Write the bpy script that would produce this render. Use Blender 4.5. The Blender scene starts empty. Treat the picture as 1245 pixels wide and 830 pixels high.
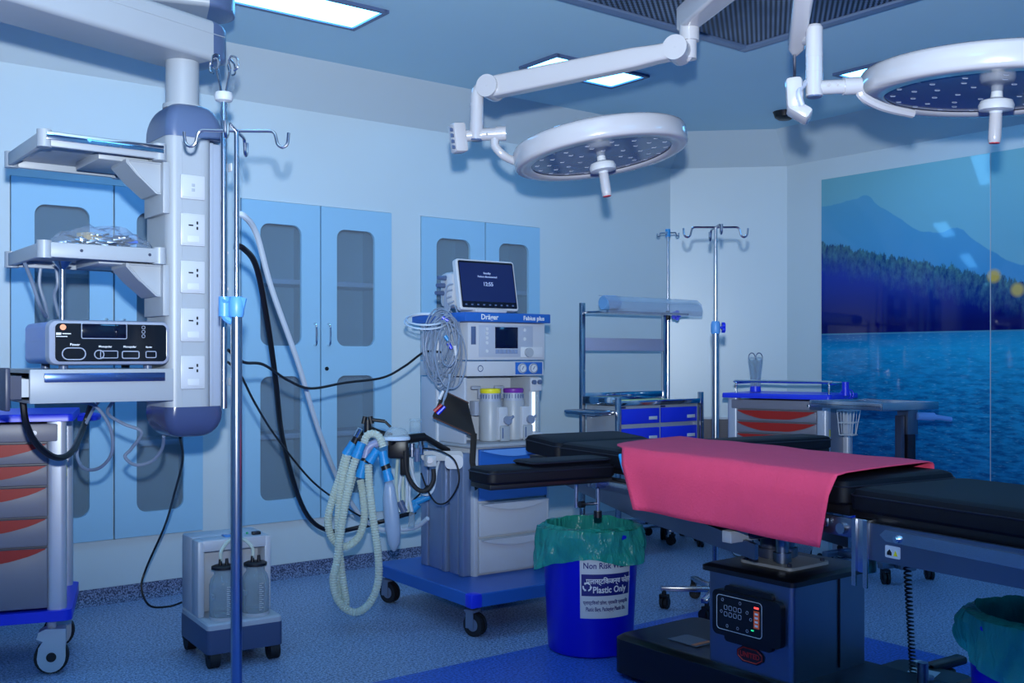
import bpy, bmesh, math, random
from mathutils import Vector, Matrix
random.seed(7)
PI = math.pi
SC = bpy.context.scene
COL = SC.collection

# ---------------------------------------------------------------- camera, exposure, light
FPX, CXP, HY, EYE = 1260.0, 622.5, 435.0, 1.2
cam = bpy.data.cameras.new('camera')
cam.sensor_width = 36.0
cam.lens = 36.0 * FPX / 1245.0
cam.shift_y = (HY - 415.0) / 1245.0
cam.clip_start = 0.05
camo = bpy.data.objects.new('camera', cam)
COL.objects.link(camo)
camo.location = (0, 0, EYE)
camo.rotation_euler = (PI / 2, 0, 0)
SC.camera = camo
SC.view_settings.view_transform = 'Standard'
SC.view_settings.look = 'None'
SC.view_settings.exposure = 0.0
SC.view_settings.gamma = 1.0
SC.view_settings.use_curve_mapping = False
w = bpy.data.worlds.new('world')
SC.world = w
w.use_nodes = True
w.node_tree.nodes['Background'].inputs[0].default_value = (0.1, 0.2, 0.5, 1)
w.node_tree.nodes['Background'].inputs[1].default_value = 0.05

FLASH_E, FLASH_COL = 890.0, (0.83, 0.92, 1.0)
PANEL_E, PANEL_COL = 11.0, (0.11, 0.48, 1.0)
fl = bpy.data.lights.new('camera_flash', 'SPOT')
fl.energy = FLASH_E
fl.color = FLASH_COL
fl.spot_size = math.radians(80)
fl.spot_blend = 1.0
fl.shadow_soft_size = 0.03
flo = bpy.data.objects.new('camera_flash', fl)
COL.objects.link(flo)
flo.location = (0.0, 0.0, EYE + 0.19)
flo.rotation_euler = (math.radians(90 + 18), 0, math.radians(5))
flo.scale = (1.7, 1.0, 1.0)                 # a flash head throws a beam wider than it is high

# ---------------------------------------------------------------- geometry frame
ANG = math.atan2(.612, .791)          # the room is turned by this about the camera
D1 = Vector((math.cos(ANG), math.sin(ANG)))
D2 = Vector((-math.sin(ANG), math.cos(ANG)))
def R(a, b, z=0.0):                   # room coordinates -> world
    return Vector((a * D1.x + b * D2.x, a * D1.y + b * D2.y, z))
def P(px, py, Y):                     # a point at distance Y seen at px, py
    return Vector(((px - CXP) / FPX * Y, Y, EYE - (py - HY) / FPX * Y))
def a_left(px):                       # along the left wall
    k = (px - CXP) / FPX
    s = 5.239 / (-.612 * k + .791)
    return s * (.791 * k + .612)

# ---------------------------------------------------------------- materials
def lin(c):
    return tuple(((v / 255.0) / 12.92 if v / 255.0 <= .04045 else ((v / 255.0 + .055) / 1.055) ** 2.4) for v in c)
MATS = {}
def mat(name, rgb, rough=.5, metal=0.0, spec=.5, var=0.0, vscale=8.0, bump=0.0, bscale=60.0, coat=0.0, emit=None, estr=0.0, alpha=None, trans=0.0):
    if name in MATS: return MATS[name]
    m = bpy.data.materials.new(name)
    m.use_nodes = True
    nt = m.node_tree
    b = nt.nodes['Principled BSDF']
    c = lin(rgb)
    b.inputs['Base Color'].default_value = (*c, 1)
    b.inputs['Roughness'].default_value = rough
    b.inputs['Metallic'].default_value = metal
    b.inputs['Specular IOR Level'].default_value = spec
    b.inputs['Coat Weight'].default_value = coat
    if trans: b.inputs['Transmission Weight'].default_value = trans
    if emit:
        b.inputs['Emission Color'].default_value = (*lin(emit), 1)
        b.inputs['Emission Strength'].default_value = estr
    tc = nt.nodes.new('ShaderNodeTexCoord')
    if var > 0:
        n = nt.nodes.new('ShaderNodeTexNoise'); n.inputs['Scale'].default_value = vscale
        n.inputs['Detail'].default_value = 3
        nt.links.new(tc.outputs['Object'], n.inputs['Vector'])
        mx = nt.nodes.new('ShaderNodeMix'); mx.data_type = 'RGBA'
        mx.inputs[6].default_value = (*[v * (1 - var) for v in c], 1)
        mx.inputs[7].default_value = (*[min(1, v * (1 + var)) for v in c], 1)
        nt.links.new(n.outputs['Fac'], mx.inputs[0])
        nt.links.new(mx.outputs[2], b.inputs['Base Color'])
    if bump > 0:
        n = nt.nodes.new('ShaderNodeTexNoise'); n.inputs['Scale'].default_value = bscale
        nt.links.new(tc.outputs['Object'], n.inputs['Vector'])
        bp = nt.nodes.new('ShaderNodeBump'); bp.inputs['Strength'].default_value = bump
        bp.inputs['Distance'].default_value = .01
        nt.links.new(n.outputs['Fac'], bp.inputs['Height'])
        nt.links.new(bp.outputs['Normal'], b.inputs['Normal'])
    if alpha is not None:
        b.inputs['Alpha'].default_value = alpha
    MATS[name] = m
    return m
def glassy(name, rgb, clear=.8, rough=.05, edge=.6):
    if name in MATS: return MATS[name]
    m = bpy.data.materials.new(name); m.use_nodes = True
    nt = m.node_tree; nt.nodes.clear()
    o = nt.nodes.new('ShaderNodeOutputMaterial')
    t = nt.nodes.new('ShaderNodeBsdfTransparent'); t.inputs[0].default_value = (*lin(rgb), 1)
    p = nt.nodes.new('ShaderNodeBsdfPrincipled')
    p.inputs['Base Color'].default_value = (*lin(rgb), 1)
    p.inputs['Roughness'].default_value = rough
    x = nt.nodes.new('ShaderNodeMixShader')
    lw = nt.nodes.new('ShaderNodeLayerWeight'); lw.inputs[0].default_value = .25
    mr = nt.nodes.new('ShaderNodeMapRange')
    mr.inputs['To Min'].default_value = 1 - clear; mr.inputs['To Max'].default_value = min(1, 1 - clear + edge)
    nt.links.new(lw.outputs['Facing'], mr.inputs['Value'])
    nt.links.new(mr.outputs[0], x.inputs[0])
    nt.links.new(t.outputs[0], x.inputs[1]); nt.links.new(p.outputs[0], x.inputs[2])
    nt.links.new(x.outputs[0], o.inputs[0])
    MATS[name] = m
    return m

# small node-graph helper
class G:
    def __init__(s, m): s.nt = m.node_tree; s.tc = s.nt.nodes.new('ShaderNodeTexCoord')
    def put(s, sock, v):
        if isinstance(v, (int, float)): sock.default_value = v
        elif isinstance(v, tuple): sock.default_value = (*v, 1) if len(v) == 3 and len(sock.default_value) == 4 else v
        else: s.nt.links.new(v, sock)
    def m(s, op, a, b=0.0, c=0.0):
        n = s.nt.nodes.new('ShaderNodeMath'); n.operation = op
        s.put(n.inputs[0], a); s.put(n.inputs[1], b); s.put(n.inputs[2], c)
        return n.outputs[0]
    def sep(s):
        n = s.nt.nodes.new('ShaderNodeSeparateXYZ'); s.nt.links.new(s.tc.outputs['Object'], n.inputs[0]); return n.outputs
    def vec(s, x, y, z):
        n = s.nt.nodes.new('ShaderNodeCombineXYZ'); s.put(n.inputs[0], x); s.put(n.inputs[1], y); s.put(n.inputs[2], z); return n.outputs[0]
    def noise(s, v=None, scale=5.0, detail=3.0, rough=.5):
        n = s.nt.nodes.new('ShaderNodeTexNoise'); n.inputs['Scale'].default_value = scale
        n.inputs['Detail'].default_value = detail; n.inputs['Roughness'].default_value = rough
        s.nt.links.new(v if v is not None else s.tc.outputs['Object'], n.inputs['Vector']); return n.outputs['Fac']
    def mix(s, f, a, b):
        n = s.nt.nodes.new('ShaderNodeMix'); n.data_type = 'RGBA'
        s.put(n.inputs[0], f); s.put(n.inputs[6], a); s.put(n.inputs[7], b); return n.outputs[2]
    def step(s, x, lo, hi):
        n = s.nt.nodes.new('ShaderNodeMapRange'); n.inputs['From Min'].default_value = lo; n.inputs['From Max'].default_value = hi
        s.put(n.inputs['Value'], x); return n.outputs[0]
    def bump(s, h, strength, dist=.01):
        n = s.nt.nodes.new('ShaderNodeBump'); n.inputs['Strength'].default_value = strength; n.inputs['Distance'].default_value = dist
        s.nt.links.new(h, n.inputs['Height']); return n.outputs[0]

WALL = mat('wall_paint', (199, 213, 219), .32, var=.03, vscale=2)
CEIL = mat('ceiling_paint', (184, 220, 234), .6, var=.03, vscale=2)
DOORBLUE = mat('cabinet_blue', (150, 194, 222), .35, var=.03, vscale=3)
DARKLINE = mat('dark_gap', (20, 40, 80), .6)
CABIN = mat('cabinet_inside', (170, 192, 204), .6)
WHITE = mat('white_plastic', (180, 186, 196), .35, var=.02)
PEND = mat('pendant_grey', (152, 160, 170), .4, var=.02)
LAMPW = mat('lamp_white', (176, 176, 182), .22, var=.02, coat=.4)
SLATE = mat('slate_plastic', (78, 96, 132), .35, var=.04)
DSLATE = mat('dark_slate_plastic', (46, 54, 78), .4, var=.04)
STEEL = mat('steel', (190, 192, 200), .22, 1.0, var=.06, vscale=30)
BSTEEL = mat('brushed_steel', (128, 136, 152), .36, 1.0, var=.12, vscale=6)
CHROME = mat('chrome', (225, 225, 228), .08, 1.0)
BLACK = mat('black_plastic', (14, 14, 20), .4)
RUBBER = mat('black_rubber', (18, 18, 24), .65)
PADM = mat('black_upholstery', (4, 5, 17), .6, spec=.25, bump=.1, bscale=300)
BLUEP = mat('trolley_blue', (28, 52, 216), .35, var=.04)
MBLUE = mat('machine_blue', (34, 92, 176), .35, var=.04)
LBLUE = mat('pale_blue_panel', (96, 146, 214), .35)
REDH = mat('red_plastic', (160, 26, 14), .45)
GREYD = mat('drawer_grey', (120, 120, 132), .42, var=.03)
GREYL = mat('silver_grey', (186, 192, 204), .35, .3, var=.03)
SCREEN = mat('screen_glass', (10, 12, 30), .08, spec=.7)
CYAN = mat('blue_connector', (36, 140, 205), .4)
CABLE = mat('grey_cable', (120, 136, 160), .45)
WHOSE = mat('white_hose', (190, 205, 220), .45)
YEL = mat('yellow_plastic', (222, 214, 40), .4)
PUR = mat('purple_plastic', (110, 40, 150), .4)
CLEAR = glassy('clear_plastic', (225, 235, 240), .84, .08, .5)
BAG = glassy('bag_film', (225, 235, 245), .93, .12, .35)
GLASS = glassy('cabinet_glass', (215, 228, 238), .90, .04, .5)
LINER = glassy('green_liner', (56, 186, 172), .58, .22, .4)
MARKW = mat('white_print', (215, 218, 222), .5)
MARKB = mat('navy_print', (14, 24, 90), .5)
MARKR = mat('red_print', (190, 40, 30), .5)
LABEL = mat('label_white', (190, 196, 204), .5)

_nt = LINER.node_tree; _p = [n for n in _nt.nodes if n.type == 'BSDF_PRINCIPLED'][0]      # crinkles of the thin film
_tc = _nt.nodes.new('ShaderNodeTexCoord'); _mp = _nt.nodes.new('ShaderNodeMapping'); _mp.inputs['Scale'].default_value = (1, 1, .35)
_n = _nt.nodes.new('ShaderNodeTexNoise'); _n.inputs['Scale'].default_value = 24; _n.inputs['Detail'].default_value = 4
_b = _nt.nodes.new('ShaderNodeBump'); _b.inputs['Strength'].default_value = .9; _b.inputs['Distance'].default_value = .03
_nt.links.new(_tc.outputs['Object'], _mp.inputs['Vector']); _nt.links.new(_mp.outputs['Vector'], _n.inputs['Vector'])
_nt.links.new(_n.outputs['Fac'], _b.inputs['Height']); _nt.links.new(_b.outputs['Normal'], _p.inputs['Normal'])

# ---------------------------------------------------------------- mesh building
class MB:
    def __init__(s): s.bm = bmesh.new(); s.mi = 0
    def _new(s, ret):
        return s
    def add(s, verts, faces, M=None, smooth=None):
        vs = [s.bm.verts.new(M @ Vector(v) if M is not None else Vector(v)) for v in verts]
        out = []
        for f in faces:
            try:
                fc = s.bm.faces.new([vs[i] for i in f]); fc.material_index = s.mi; out.append(fc)
            except ValueError: pass
        return vs, out
    def box(s, c, d, bevel=0.0, rot=None, seg=2):
        x, y, z = d[0] / 2, d[1] / 2, d[2] / 2
        M = Matrix.Translation(c)
        if rot is not None: M = M @ rot
        v = [(-x, -y, -z), (x, -y, -z), (x, y, -z), (-x, y, -z), (-x, -y, z), (x, -y, z), (x, y, z), (-x, y, z)]
        f = [(0, 3, 2, 1), (4, 5, 6, 7), (0, 1, 5, 4), (1, 2, 6, 5), (2, 3, 7, 6), (3, 0, 4, 7)]
        vs, fs = s.add(v, f, M)
        if bevel > 0:
            es = list({e for fc in fs for e in fc.edges})
            bmesh.ops.bevel(s.bm, geom=es, offset=min(bevel, .49 * min(d)), segments=seg, affect='EDGES', profile=.5)
        return s
    def bx(s, x0, x1, y0, y1, z0, z1, bevel=0.0):
        return s.box(((x0 + x1) / 2, (y0 + y1) / 2, (z0 + z1) / 2), (abs(x1 - x0), abs(y1 - y0), abs(z1 - z0)), bevel)
    def cyl(s, p0, p1, r, r2=None, seg=20):
        p0, p1 = Vector(p0), Vector(p1); r2 = r if r2 is None else r2
        d = (p1 - p0); L = d.length
        q = Vector((0, 0, 1)).rotation_difference(d.normalized()).to_matrix().to_4x4()
        M = Matrix.Translation(p0) @ q
        v = []; f = []
        for i in range(seg):
            a = 2 * PI * i / seg; v.append((r * math.cos(a), r * math.sin(a), 0))
        for i in range(seg):
            a = 2 * PI * i / seg; v.append((r2 * math.cos(a), r2 * math.sin(a), L))
        for i in range(seg):
            j = (i + 1) % seg; f.append((i, j, seg + j, seg + i))
        f.append(tuple(range(seg - 1, -1, -1))); f.append(tuple(range(seg, 2 * seg)))
        s.add(v, f, M); return s
    def lathe(s, prof, M=None, seg=32, cap=True):
        v = []; f = []; n = len(prof)
        for r, z in prof:
            for i in range(seg):
                a = 2 * PI * i / seg; v.append((r * math.cos(a), r * math.sin(a), z))
        for k in range(n - 1):
            for i in range(seg):
                j = (i + 1) % seg
                f.append((k * seg + i, k * seg + j, (k + 1) * seg + j, (k + 1) * seg + i))
        if cap:
            f.append(tuple(range(seg - 1, -1, -1))); f.append(tuple(range((n - 1) * seg, n * seg)))
        s.add(v, f, M); return s
    def tube(s, pts, r, seg=8, sub=6, closed=False, ripple=0.0, rperiod=0):
        pts = [Vector(p) for p in pts]; n = len(pts)
        path = []
        if n > 2 and sub > 1:
            rng = n if closed else n - 1
            for i in range(rng):
                if closed:
                    p0, p1, p2, p3 = pts[(i - 1) % n], pts[i], pts[(i + 1) % n], pts[(i + 2) % n]
                else:
                    p0, p1, p2, p3 = pts[max(i - 1, 0)], pts[i], pts[i + 1], pts[min(i + 2, n - 1)]
                for k in range(sub):
                    t = k / sub
                    path.append(.5 * ((2 * p1) + (p2 - p0) * t + (2 * p0 - 5 * p1 + 4 * p2 - p3) * t * t + (3 * p1 - p0 - 3 * p2 + p3) * t ** 3))
            if not closed: path.append(pts[-1])
        else: path = pts
        if rperiod:                                   # resample evenly for a corrugated hose
            seglen = [0]
            for i in range(1, len(path)): seglen.append(seglen[-1] + (path[i] - path[i - 1]).length)
            tot = seglen[-1]; m = max(4, int(tot / rperiod * 2)); new = []; j = 0
            for i in range(m + 1):
                d = tot * i / m
                while j < len(path) - 2 and seglen[j + 1] < d: j += 1
                t = (d - seglen[j]) / max(1e-9, seglen[j + 1] - seglen[j]); new.append(path[j].lerp(path[j + 1], t))
            path = new
        m = len(path); verts = []; faces = []
        T = [(path[(i + 1) % m] - path[i - 1]) if closed else (path[min(i + 1, m - 1)] - path[max(i - 1, 0)]) for i in range(m)]
        T = [t.normalized() if t.length > 1e-9 else Vector((0, 0, 1)) for t in T]
        up = Vector((0, 0, 1)) if abs(T[0].z) < .9 else Vector((1, 0, 0))
        nrm = (up - T[0] * up.dot(T[0])).normalized()
        for i in range(m):
            nrm = (nrm - T[i] * nrm.dot(T[i]))
            nrm = nrm.normalized() if nrm.length > 1e-6 else T[i].orthogonal().normalized()
            bi = T[i].cross(nrm)
            rr = r + (ripple if (rperiod and i % 2) else 0)
            for k in range(seg):
                a = 2 * PI * k / seg; verts.append(path[i] + (nrm * math.cos(a) + bi * math.sin(a)) * rr)
        for i in range(m if closed else m - 1):
            i2 = (i + 1) % m
            for k in range(seg):
                j = (k + 1) % seg; faces.append((i * seg + k, i * seg + j, i2 * seg + j, i2 * seg + k))
        if not closed:
            faces.append(tuple(range(seg - 1, -1, -1))); faces.append(tuple(range((m - 1) * seg, m * seg)))
        s.add(verts, faces); return s
    def loft(s, loops, M=None, cap=True):
        n = len(loops[0]); v = [p for l in loops for p in l]; f = []
        for k in range(len(loops) - 1):
            for i in range(n):
                j = (i + 1) % n; f.append((k * n + i, k * n + j, (k + 1) * n + j, (k + 1) * n + i))
        if cap:
            f.append(tuple(range(n - 1, -1, -1))); f.append(tuple(range((len(loops) - 1) * n, len(loops) * n)))
        s.add(v, f, M); return s
    def prism(s, poly, axis, a0, a1):                 # poly in the two other axes
        def pt(u, v, w):
            return {'x': (w, u, v), 'y': (u, w, v), 'z': (u, v, w)}[axis]
        s.loft([[pt(u, v, a0) for u, v in poly], [pt(u, v, a1) for u, v in poly]]); return s
    def holed(s, outer, holes, y0, y1):               # plate in x-z with holes, thickness along y
        bm2 = bmesh.new(); es = []
        for lp in [outer] + holes:
            vs = [bm2.verts.new((u, y0, v)) for u, v in lp]
            for i in range(len(vs)): es.append(bm2.edges.new((vs[i], vs[(i + 1) % len(vs)])))
        bmesh.ops.triangle_fill(bm2, use_beauty=True, edges=es, normal=(0, -1, 0))
        r = bmesh.ops.extrude_face_region(bm2, geom=bm2.faces[:])
        for g in r['geom']:
            if isinstance(g, bmesh.types.BMVert): g.co.y = y1
        me = bpy.data.meshes.new('tmp'); bm2.to_mesh(me); bm2.free()
        k = len(s.bm.faces); s.bm.from_mesh(me)
        s.bm.faces.ensure_lookup_table()
        for f in s.bm.faces[k:]: f.material_index = s.mi
        bpy.data.meshes.remove(me); return s
def rrect(x0, x1, z0, z1, r, n=6):
    out = []
    for cx, cz, a0 in ((x1 - r, z1 - r, 0), (x0 + r, z1 - r, PI / 2), (x0 + r, z0 + r, PI), (x1 - r, z0 + r, 1.5 * PI)):
        for i in range(n + 1):
            a = a0 + PI / 2 * i / n; out.append((cx + r * math.cos(a), cz + r * math.sin(a)))
    return out
def rloop(cx, cy, hx, hy, r, z, n=5): return [(x, y, z) for x, y in rrect(cx - hx, cx + hx, cy - hy, cy + hy, r, n)]

XF = {}
def thing(name, label, cat, loc=(0, 0, 0), rotz=0.0, group=None):
    o = bpy.data.objects.new(name, None); COL.objects.link(o)
    o.empty_display_size = .1
    o.location = loc; o.rotation_euler = (0, 0, rotz)
    o['label'] = label; o['category'] = cat
    if group: o['group'] = group
    XF[o.name] = Matrix.Translation(loc) @ Matrix.Rotation(rotz, 4, 'Z')
    return o
def obj(name, mb, mats, parent=None, world=False, ang=35, label=None):
    bm = mb.bm
    if world and parent is not None:
        bmesh.ops.transform(bm, matrix=XF[parent.name].inverted(), verts=bm.verts[:])
    bmesh.ops.recalc_face_normals(bm, faces=bm.faces[:])
    me = bpy.data.meshes.new(name); bm.to_mesh(me); bm.free()
    if not isinstance(mats, (list, tuple)): mats = [mats]
    for m in mats: me.materials.append(m)
    for p in me.polygons: p.use_smooth = True
    me.set_sharp_from_angle(angle=math.radians(ang))
    o = bpy.data.objects.new(name, me); COL.objects.link(o)
    if parent is not None: o.parent = parent
    if label: o['label'] = label
    return o
def place(o, loc, rotz=0.0, label=None, cat=None, group=None):
    o.location = loc; o.rotation_euler = (0, 0, rotz)
    if label: o['label'] = label
    if cat: o['category'] = cat
    if group: o['group'] = group
    XF[o.name] = Matrix.Translation(loc) @ Matrix.Rotation(rotz, 4, 'Z')
    return o
def struct(name, mb, m, rot=True):
    o = obj(name, mb, m)
    if rot: o.rotation_euler = (0, 0, ANG)
    o['kind'] = 'structure'
    return o
def text(s, size, m, parent, M, name='lettering', depth=.0006, align='LEFT', squash=1.0):
    cu = bpy.data.curves.new('t', 'FONT'); cu.body = s; cu.size = size; cu.extrude = depth; cu.align_x = align
    cu.resolution_u = 3; cu.offset = size * .018
    o = bpy.data.objects.new('t', cu); COL.objects.link(o)
    bpy.context.view_layer.update()
    dg = bpy.context.evaluated_depsgraph_get()
    me = bpy.data.meshes.new_from_object(o.evaluated_get(dg))
    bpy.data.objects.remove(o); bpy.data.curves.remove(cu)
    me.transform(M @ Matrix.Diagonal((squash, 1, 1, 1)))
    me.materials.clear(); me.materials.append(m); me.name = name
    t = bpy.data.objects.new(name, me); COL.objects.link(t); t.parent = parent
    return t
FACE = Matrix.Rotation(PI / 2, 4, 'X')                # text facing local -y
def at(x, y, z): return Matrix.Translation((x, y, z)) @ FACE

# ---------------------------------------------------------------- the room
A0, A1, B0, B1 = -2.75, 6.087, -1.5, 5.239
CH, CZ, CW = 2.78, 2.57, .27
def floor_material():
    m = mat('terrazzo_floor', (80, 96, 130), .38); g = G(m); b = m.node_tree.nodes['Principled BSDF']
    x, y, z = g.sep()
    n1 = g.noise(scale=95, detail=2, rough=.7); n2 = g.noise(scale=170, detail=1); n3 = g.noise(scale=1.5)
    grey = g.mix(g.step(n1, .36, .6), lin((56, 70, 104)), lin((156, 176, 212)))
    grey = g.mix(g.step(n2, .60, .66), grey, lin((215, 222, 236)))
    blue = g.mix(g.step(n1, .36, .6), lin((24, 58, 140)), lin((72, 118, 214)))
    inside = g.m('MULTIPLY', g.m('LESS_THAN', x, 3.93), g.m('LESS_THAN', y, 3.347))
    c = g.mix(inside, grey, blue)
    g.put(b.inputs['Base Color'], c)
    g.put(b.inputs['Roughness'], g.m('MULTIPLY_ADD', n3, .15, .3))
    return m
FLOOR = floor_material()
def base_material():
    m = mat('speckled_skirting', (40, 48, 80), .5); g = G(m); b = m.node_tree.nodes['Principled BSDF']
    n1 = g.noise(scale=130, detail=2, rough=.7)
    g.put(b.inputs['Base Color'], g.mix(g.step(n1, .42, .6), lin((34, 44, 78)), lin((132, 144, 178))))
    return m
BASEM = base_material()
mb = MB(); mb.bx(A0, A1 + .1, B0, B1 + .1, -.08, 0); struct('floor', mb, FLOOR)
mb = MB(); mb.bx(A0, A1 + .1, B0, B1 + .1, CH, CH + .06); struct('ceiling', mb, CEIL)
CABS = [(12, 137, 246), (292, 388, 475), (511, 588, 655)]
CABA = [tuple(a_left(p) for p in c) for c in CABS]
ZL, ZH = .306, 2.05
mb = MB(); T = .1
mb.bx(A0, 5.503, B1, B1 + T, 0, ZL); mb.bx(A0, 5.503, B1, B1 + T, ZH, CH)
edges = [A0] + [v for c in CABA for v in (c[0], c[2])] + [5.503]
for i in range(0, len(edges), 2): mb.bx(edges[i], edges[i + 1], B1, B1 + T, ZL, ZH)
struct('wall_left', mb, WALL)
q = .584 / math.sqrt(2) * math.sqrt(2)
mb = MB(); mb.loft([[(5.503, 5.239, 0), (6.087, 4.654, 0), (6.187, 4.70, 0), (5.55, 5.339, 0)], [(5.503, 5.239, CH), (6.087, 4.654, CH), (6.187, 4.70, CH), (5.55, 5.339, CH)]])
struct('wall_corner', mb, WALL)
mb = MB(); mb.bx(A1, A1 + T, B0, 4.66, 0, CH); struct('wall_right', mb, WALL)
mb = MB(); mb.bx(A0 - T, A0, B0, B1 + T, 0, CH); struct('wall_back', mb, WALL)
mb = MB(); mb.bx(A0, A1 + T, B0 - T, B0, 0, CH); struct('wall_near', mb, WALL)
WP = [(A0, 5.239), (5.503, 5.239), (6.087, 4.654), (A1, B0)]
CP = [(A0, 5.239 - CW), (5.503 - .112, 5.239 - CW), (6.087 - CW, 4.654 - .112), (A1 - CW, B0)]
mb = MB()
for i in range(3):
    w0, w1, c0, c1 = WP[i], WP[i + 1], CP[i], CP[i + 1]
    mb.loft([[(*w0, CZ), (*c0, CH), (*w0, CH)], [(*w1, CZ), (*c1, CH), (*w1, CH)]])
o = struct('trim_1', mb, WALL); o['label'] = 'sloping cove where walls meet the ceiling'
for i, nm in enumerate(['baseboard_left', 'baseboard_corner', 'baseboard_right']):
    w0, w1 = Vector(WP[i]), Vector(WP[i + 1]); d = (w1 - w0).normalized(); n = Vector((d.y, -d.x))
    mb = MB()
    prof = [(0, 0), (.045, 0), (.025, .012), (.012, .04), (.008, .075), (0, .075)]
    mb.loft([[(w0.x + n.x * u, w0.y + n.y * u, v) for u, v in prof], [(w1.x + n.x * u, w1.y + n.y * u, v) for u, v in prof]])
    struct(nm, mb, BASEM)

# return-air grille low on the corner wall
g0 = Vector((5.503, 5.239)); gd = Vector((.584, -.585)).normalized()
t = thing('wall_grille', 'dark mesh air grille set low in the corner wall behind the drip stand', 'vent', R(5.795, 4.9465, 0), ANG - PI / 4)
mb = MB(); mb.holed([(-.28, .27), (.28, .27), (.28, .775), (-.28, .775)], [[(-.27, .28), (.27, .28), (.27, .76), (-.27, .76)]], -.015, 0.0); obj('frame', mb, LABEL, t)
mb = MB(); mb.bx(-.27, .27, -.004, -.001, .28, .76)
for i in range(30): mb.bx(-.27, .27, -.011, -.006, .285 + i * .016, .291 + i * .016)
for i in range(34): mb.bx(-.268 + i * .016, -.262 + i * .016, -.010, -.007, .28, .76)
obj('mesh_panel', mb, DSLATE, t)

# ceiling: laminar-flow diffuser, lights, round fitting
def perforated():
    m = mat('perforated_metal', (70, 84, 108), .45, .5); g = G(m); b = m.node_tree.nodes['Principled BSDF']
    x, y, z = g.sep()
    u = g.m('ADD', g.m('MULTIPLY', x, .62), g.m('MULTIPLY', y, -.78)); v = g.m('ADD', g.m('MULTIPLY', x, .78), g.m('MULTIPLY', y, .62))
    s1 = g.m('SINE', g.m('MULTIPLY', u, 2 * PI / .022)); s2 = g.m('SINE', g.m('MULTIPLY', v, 2 * PI / .03))
    f = g.step(g.m('ADD', s1, g.m('MULTIPLY', s2, .5)), -.3, .5)
    n = g.step(g.noise(scale=3, detail=2), .35, .7)
    c = g.mix(f, lin((22, 30, 52)), g.mix(n, lin((96, 116, 150)), lin((150, 164, 190))))
    g.put(b.inputs['Base Color'], c); return m
t = thing('ceiling_diffuser', 'large dark perforated air diffuser recessed in the ceiling above the lamps', 'ceiling diffuser', R(2.95, 2.2, CH), ANG)
mb = MB()
for s in (-1, 1):
    mb.bx(-1.2, 1.2, s * 1.23 - .03, s * 1.23 + .03, -.02, .0, .004); mb.bx(s * 1.2 - .03, s * 1.2 + .03, -1.26, 1.26, -.021, -.001, .004)
obj('frame', mb, mat('diffuser_frame', (120, 140, 172), .4, .3), t)
for i in (-1, 1):
    for j in (-1, 1):
        mb = MB(); mb.bx(i * .585 - .575, i * .585 + .575, j * .6 - .59, j * .6 + .59, -.012, 0); obj('perforated_panel', mb, perforated(), t)
LIGHTM = mat('light_diffuser', (255, 255, 255), .4)
_b = LIGHTM.node_tree.nodes['Principled BSDF']; _b.inputs['Emission Color'].default_value = (*PANEL_COL, 1); _b.inputs['Emission Strength'].default_value = PANEL_E
for (a0, a1, b0, b1, lb) in [(1.22, 2.43, 4.08, 4.38, 'long bright ceiling light panel above the grey pendant arm'),
                             (3.48, 4.14, 4.12, 4.41, 'small bright ceiling light panel crossed by the white lamp arm'),
                             (4.94, 5.54, 3.17, 3.45, 'bright ceiling light panel half hidden behind the right surgical lamp'),
                             (-1.2, 0.0, 4.08, 4.38, 'added unseen ceiling fill panel beyond the left end of the room'),  # from here on: panels added out of view to give ambient fill light
                             (-1.0, .6, .6, 1.2, 'added unseen ceiling fill panel over the near side of the room'),
                             (1.6, 3.0, -.9, -.3, 'added unseen ceiling fill panel by the near wall'),
                             (4.5, 5.1, -.5, .5, 'added unseen ceiling fill panel at the right end of the room')]:
    t = thing('ceiling_light', lb, 'ceiling light', R((a0 + a1) / 2, (b0 + b1) / 2, CH), ANG, 'light panels in the ceiling')
    hx, hy = (a1 - a0) / 2, (b1 - b0) / 2
    mb = MB()
    for s in (-1, 1):
        mb.bx(-hx, hx, s * hy - .012, s * hy + .012, -.014, 0); mb.bx(s * hx - .012, s * hx + .012, -hy - .012, hy + .012, -.0145, -.0005)
    obj('frame', mb, SLATE, t)
    mb = MB(); mb.bx(-hx + .014, hx - .014, -hy + .014, hy - .014, -.007, 0); obj('diffuser', mb, LIGHTM, t)
pt = P(954, 136, 1.58 * FPX / 299)
mb = MB(); mb.lathe([(.0, -.05), (.04, -.05), (.062, -.035), (.07, -.01), (.075, 0)], seg=28)
place(obj('ceiling_speaker', mb, BLACK), (pt.x, pt.y, CH), 0, 'small round black fitting on the ceiling behind the lamp control box', 'ceiling fitting')

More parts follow.
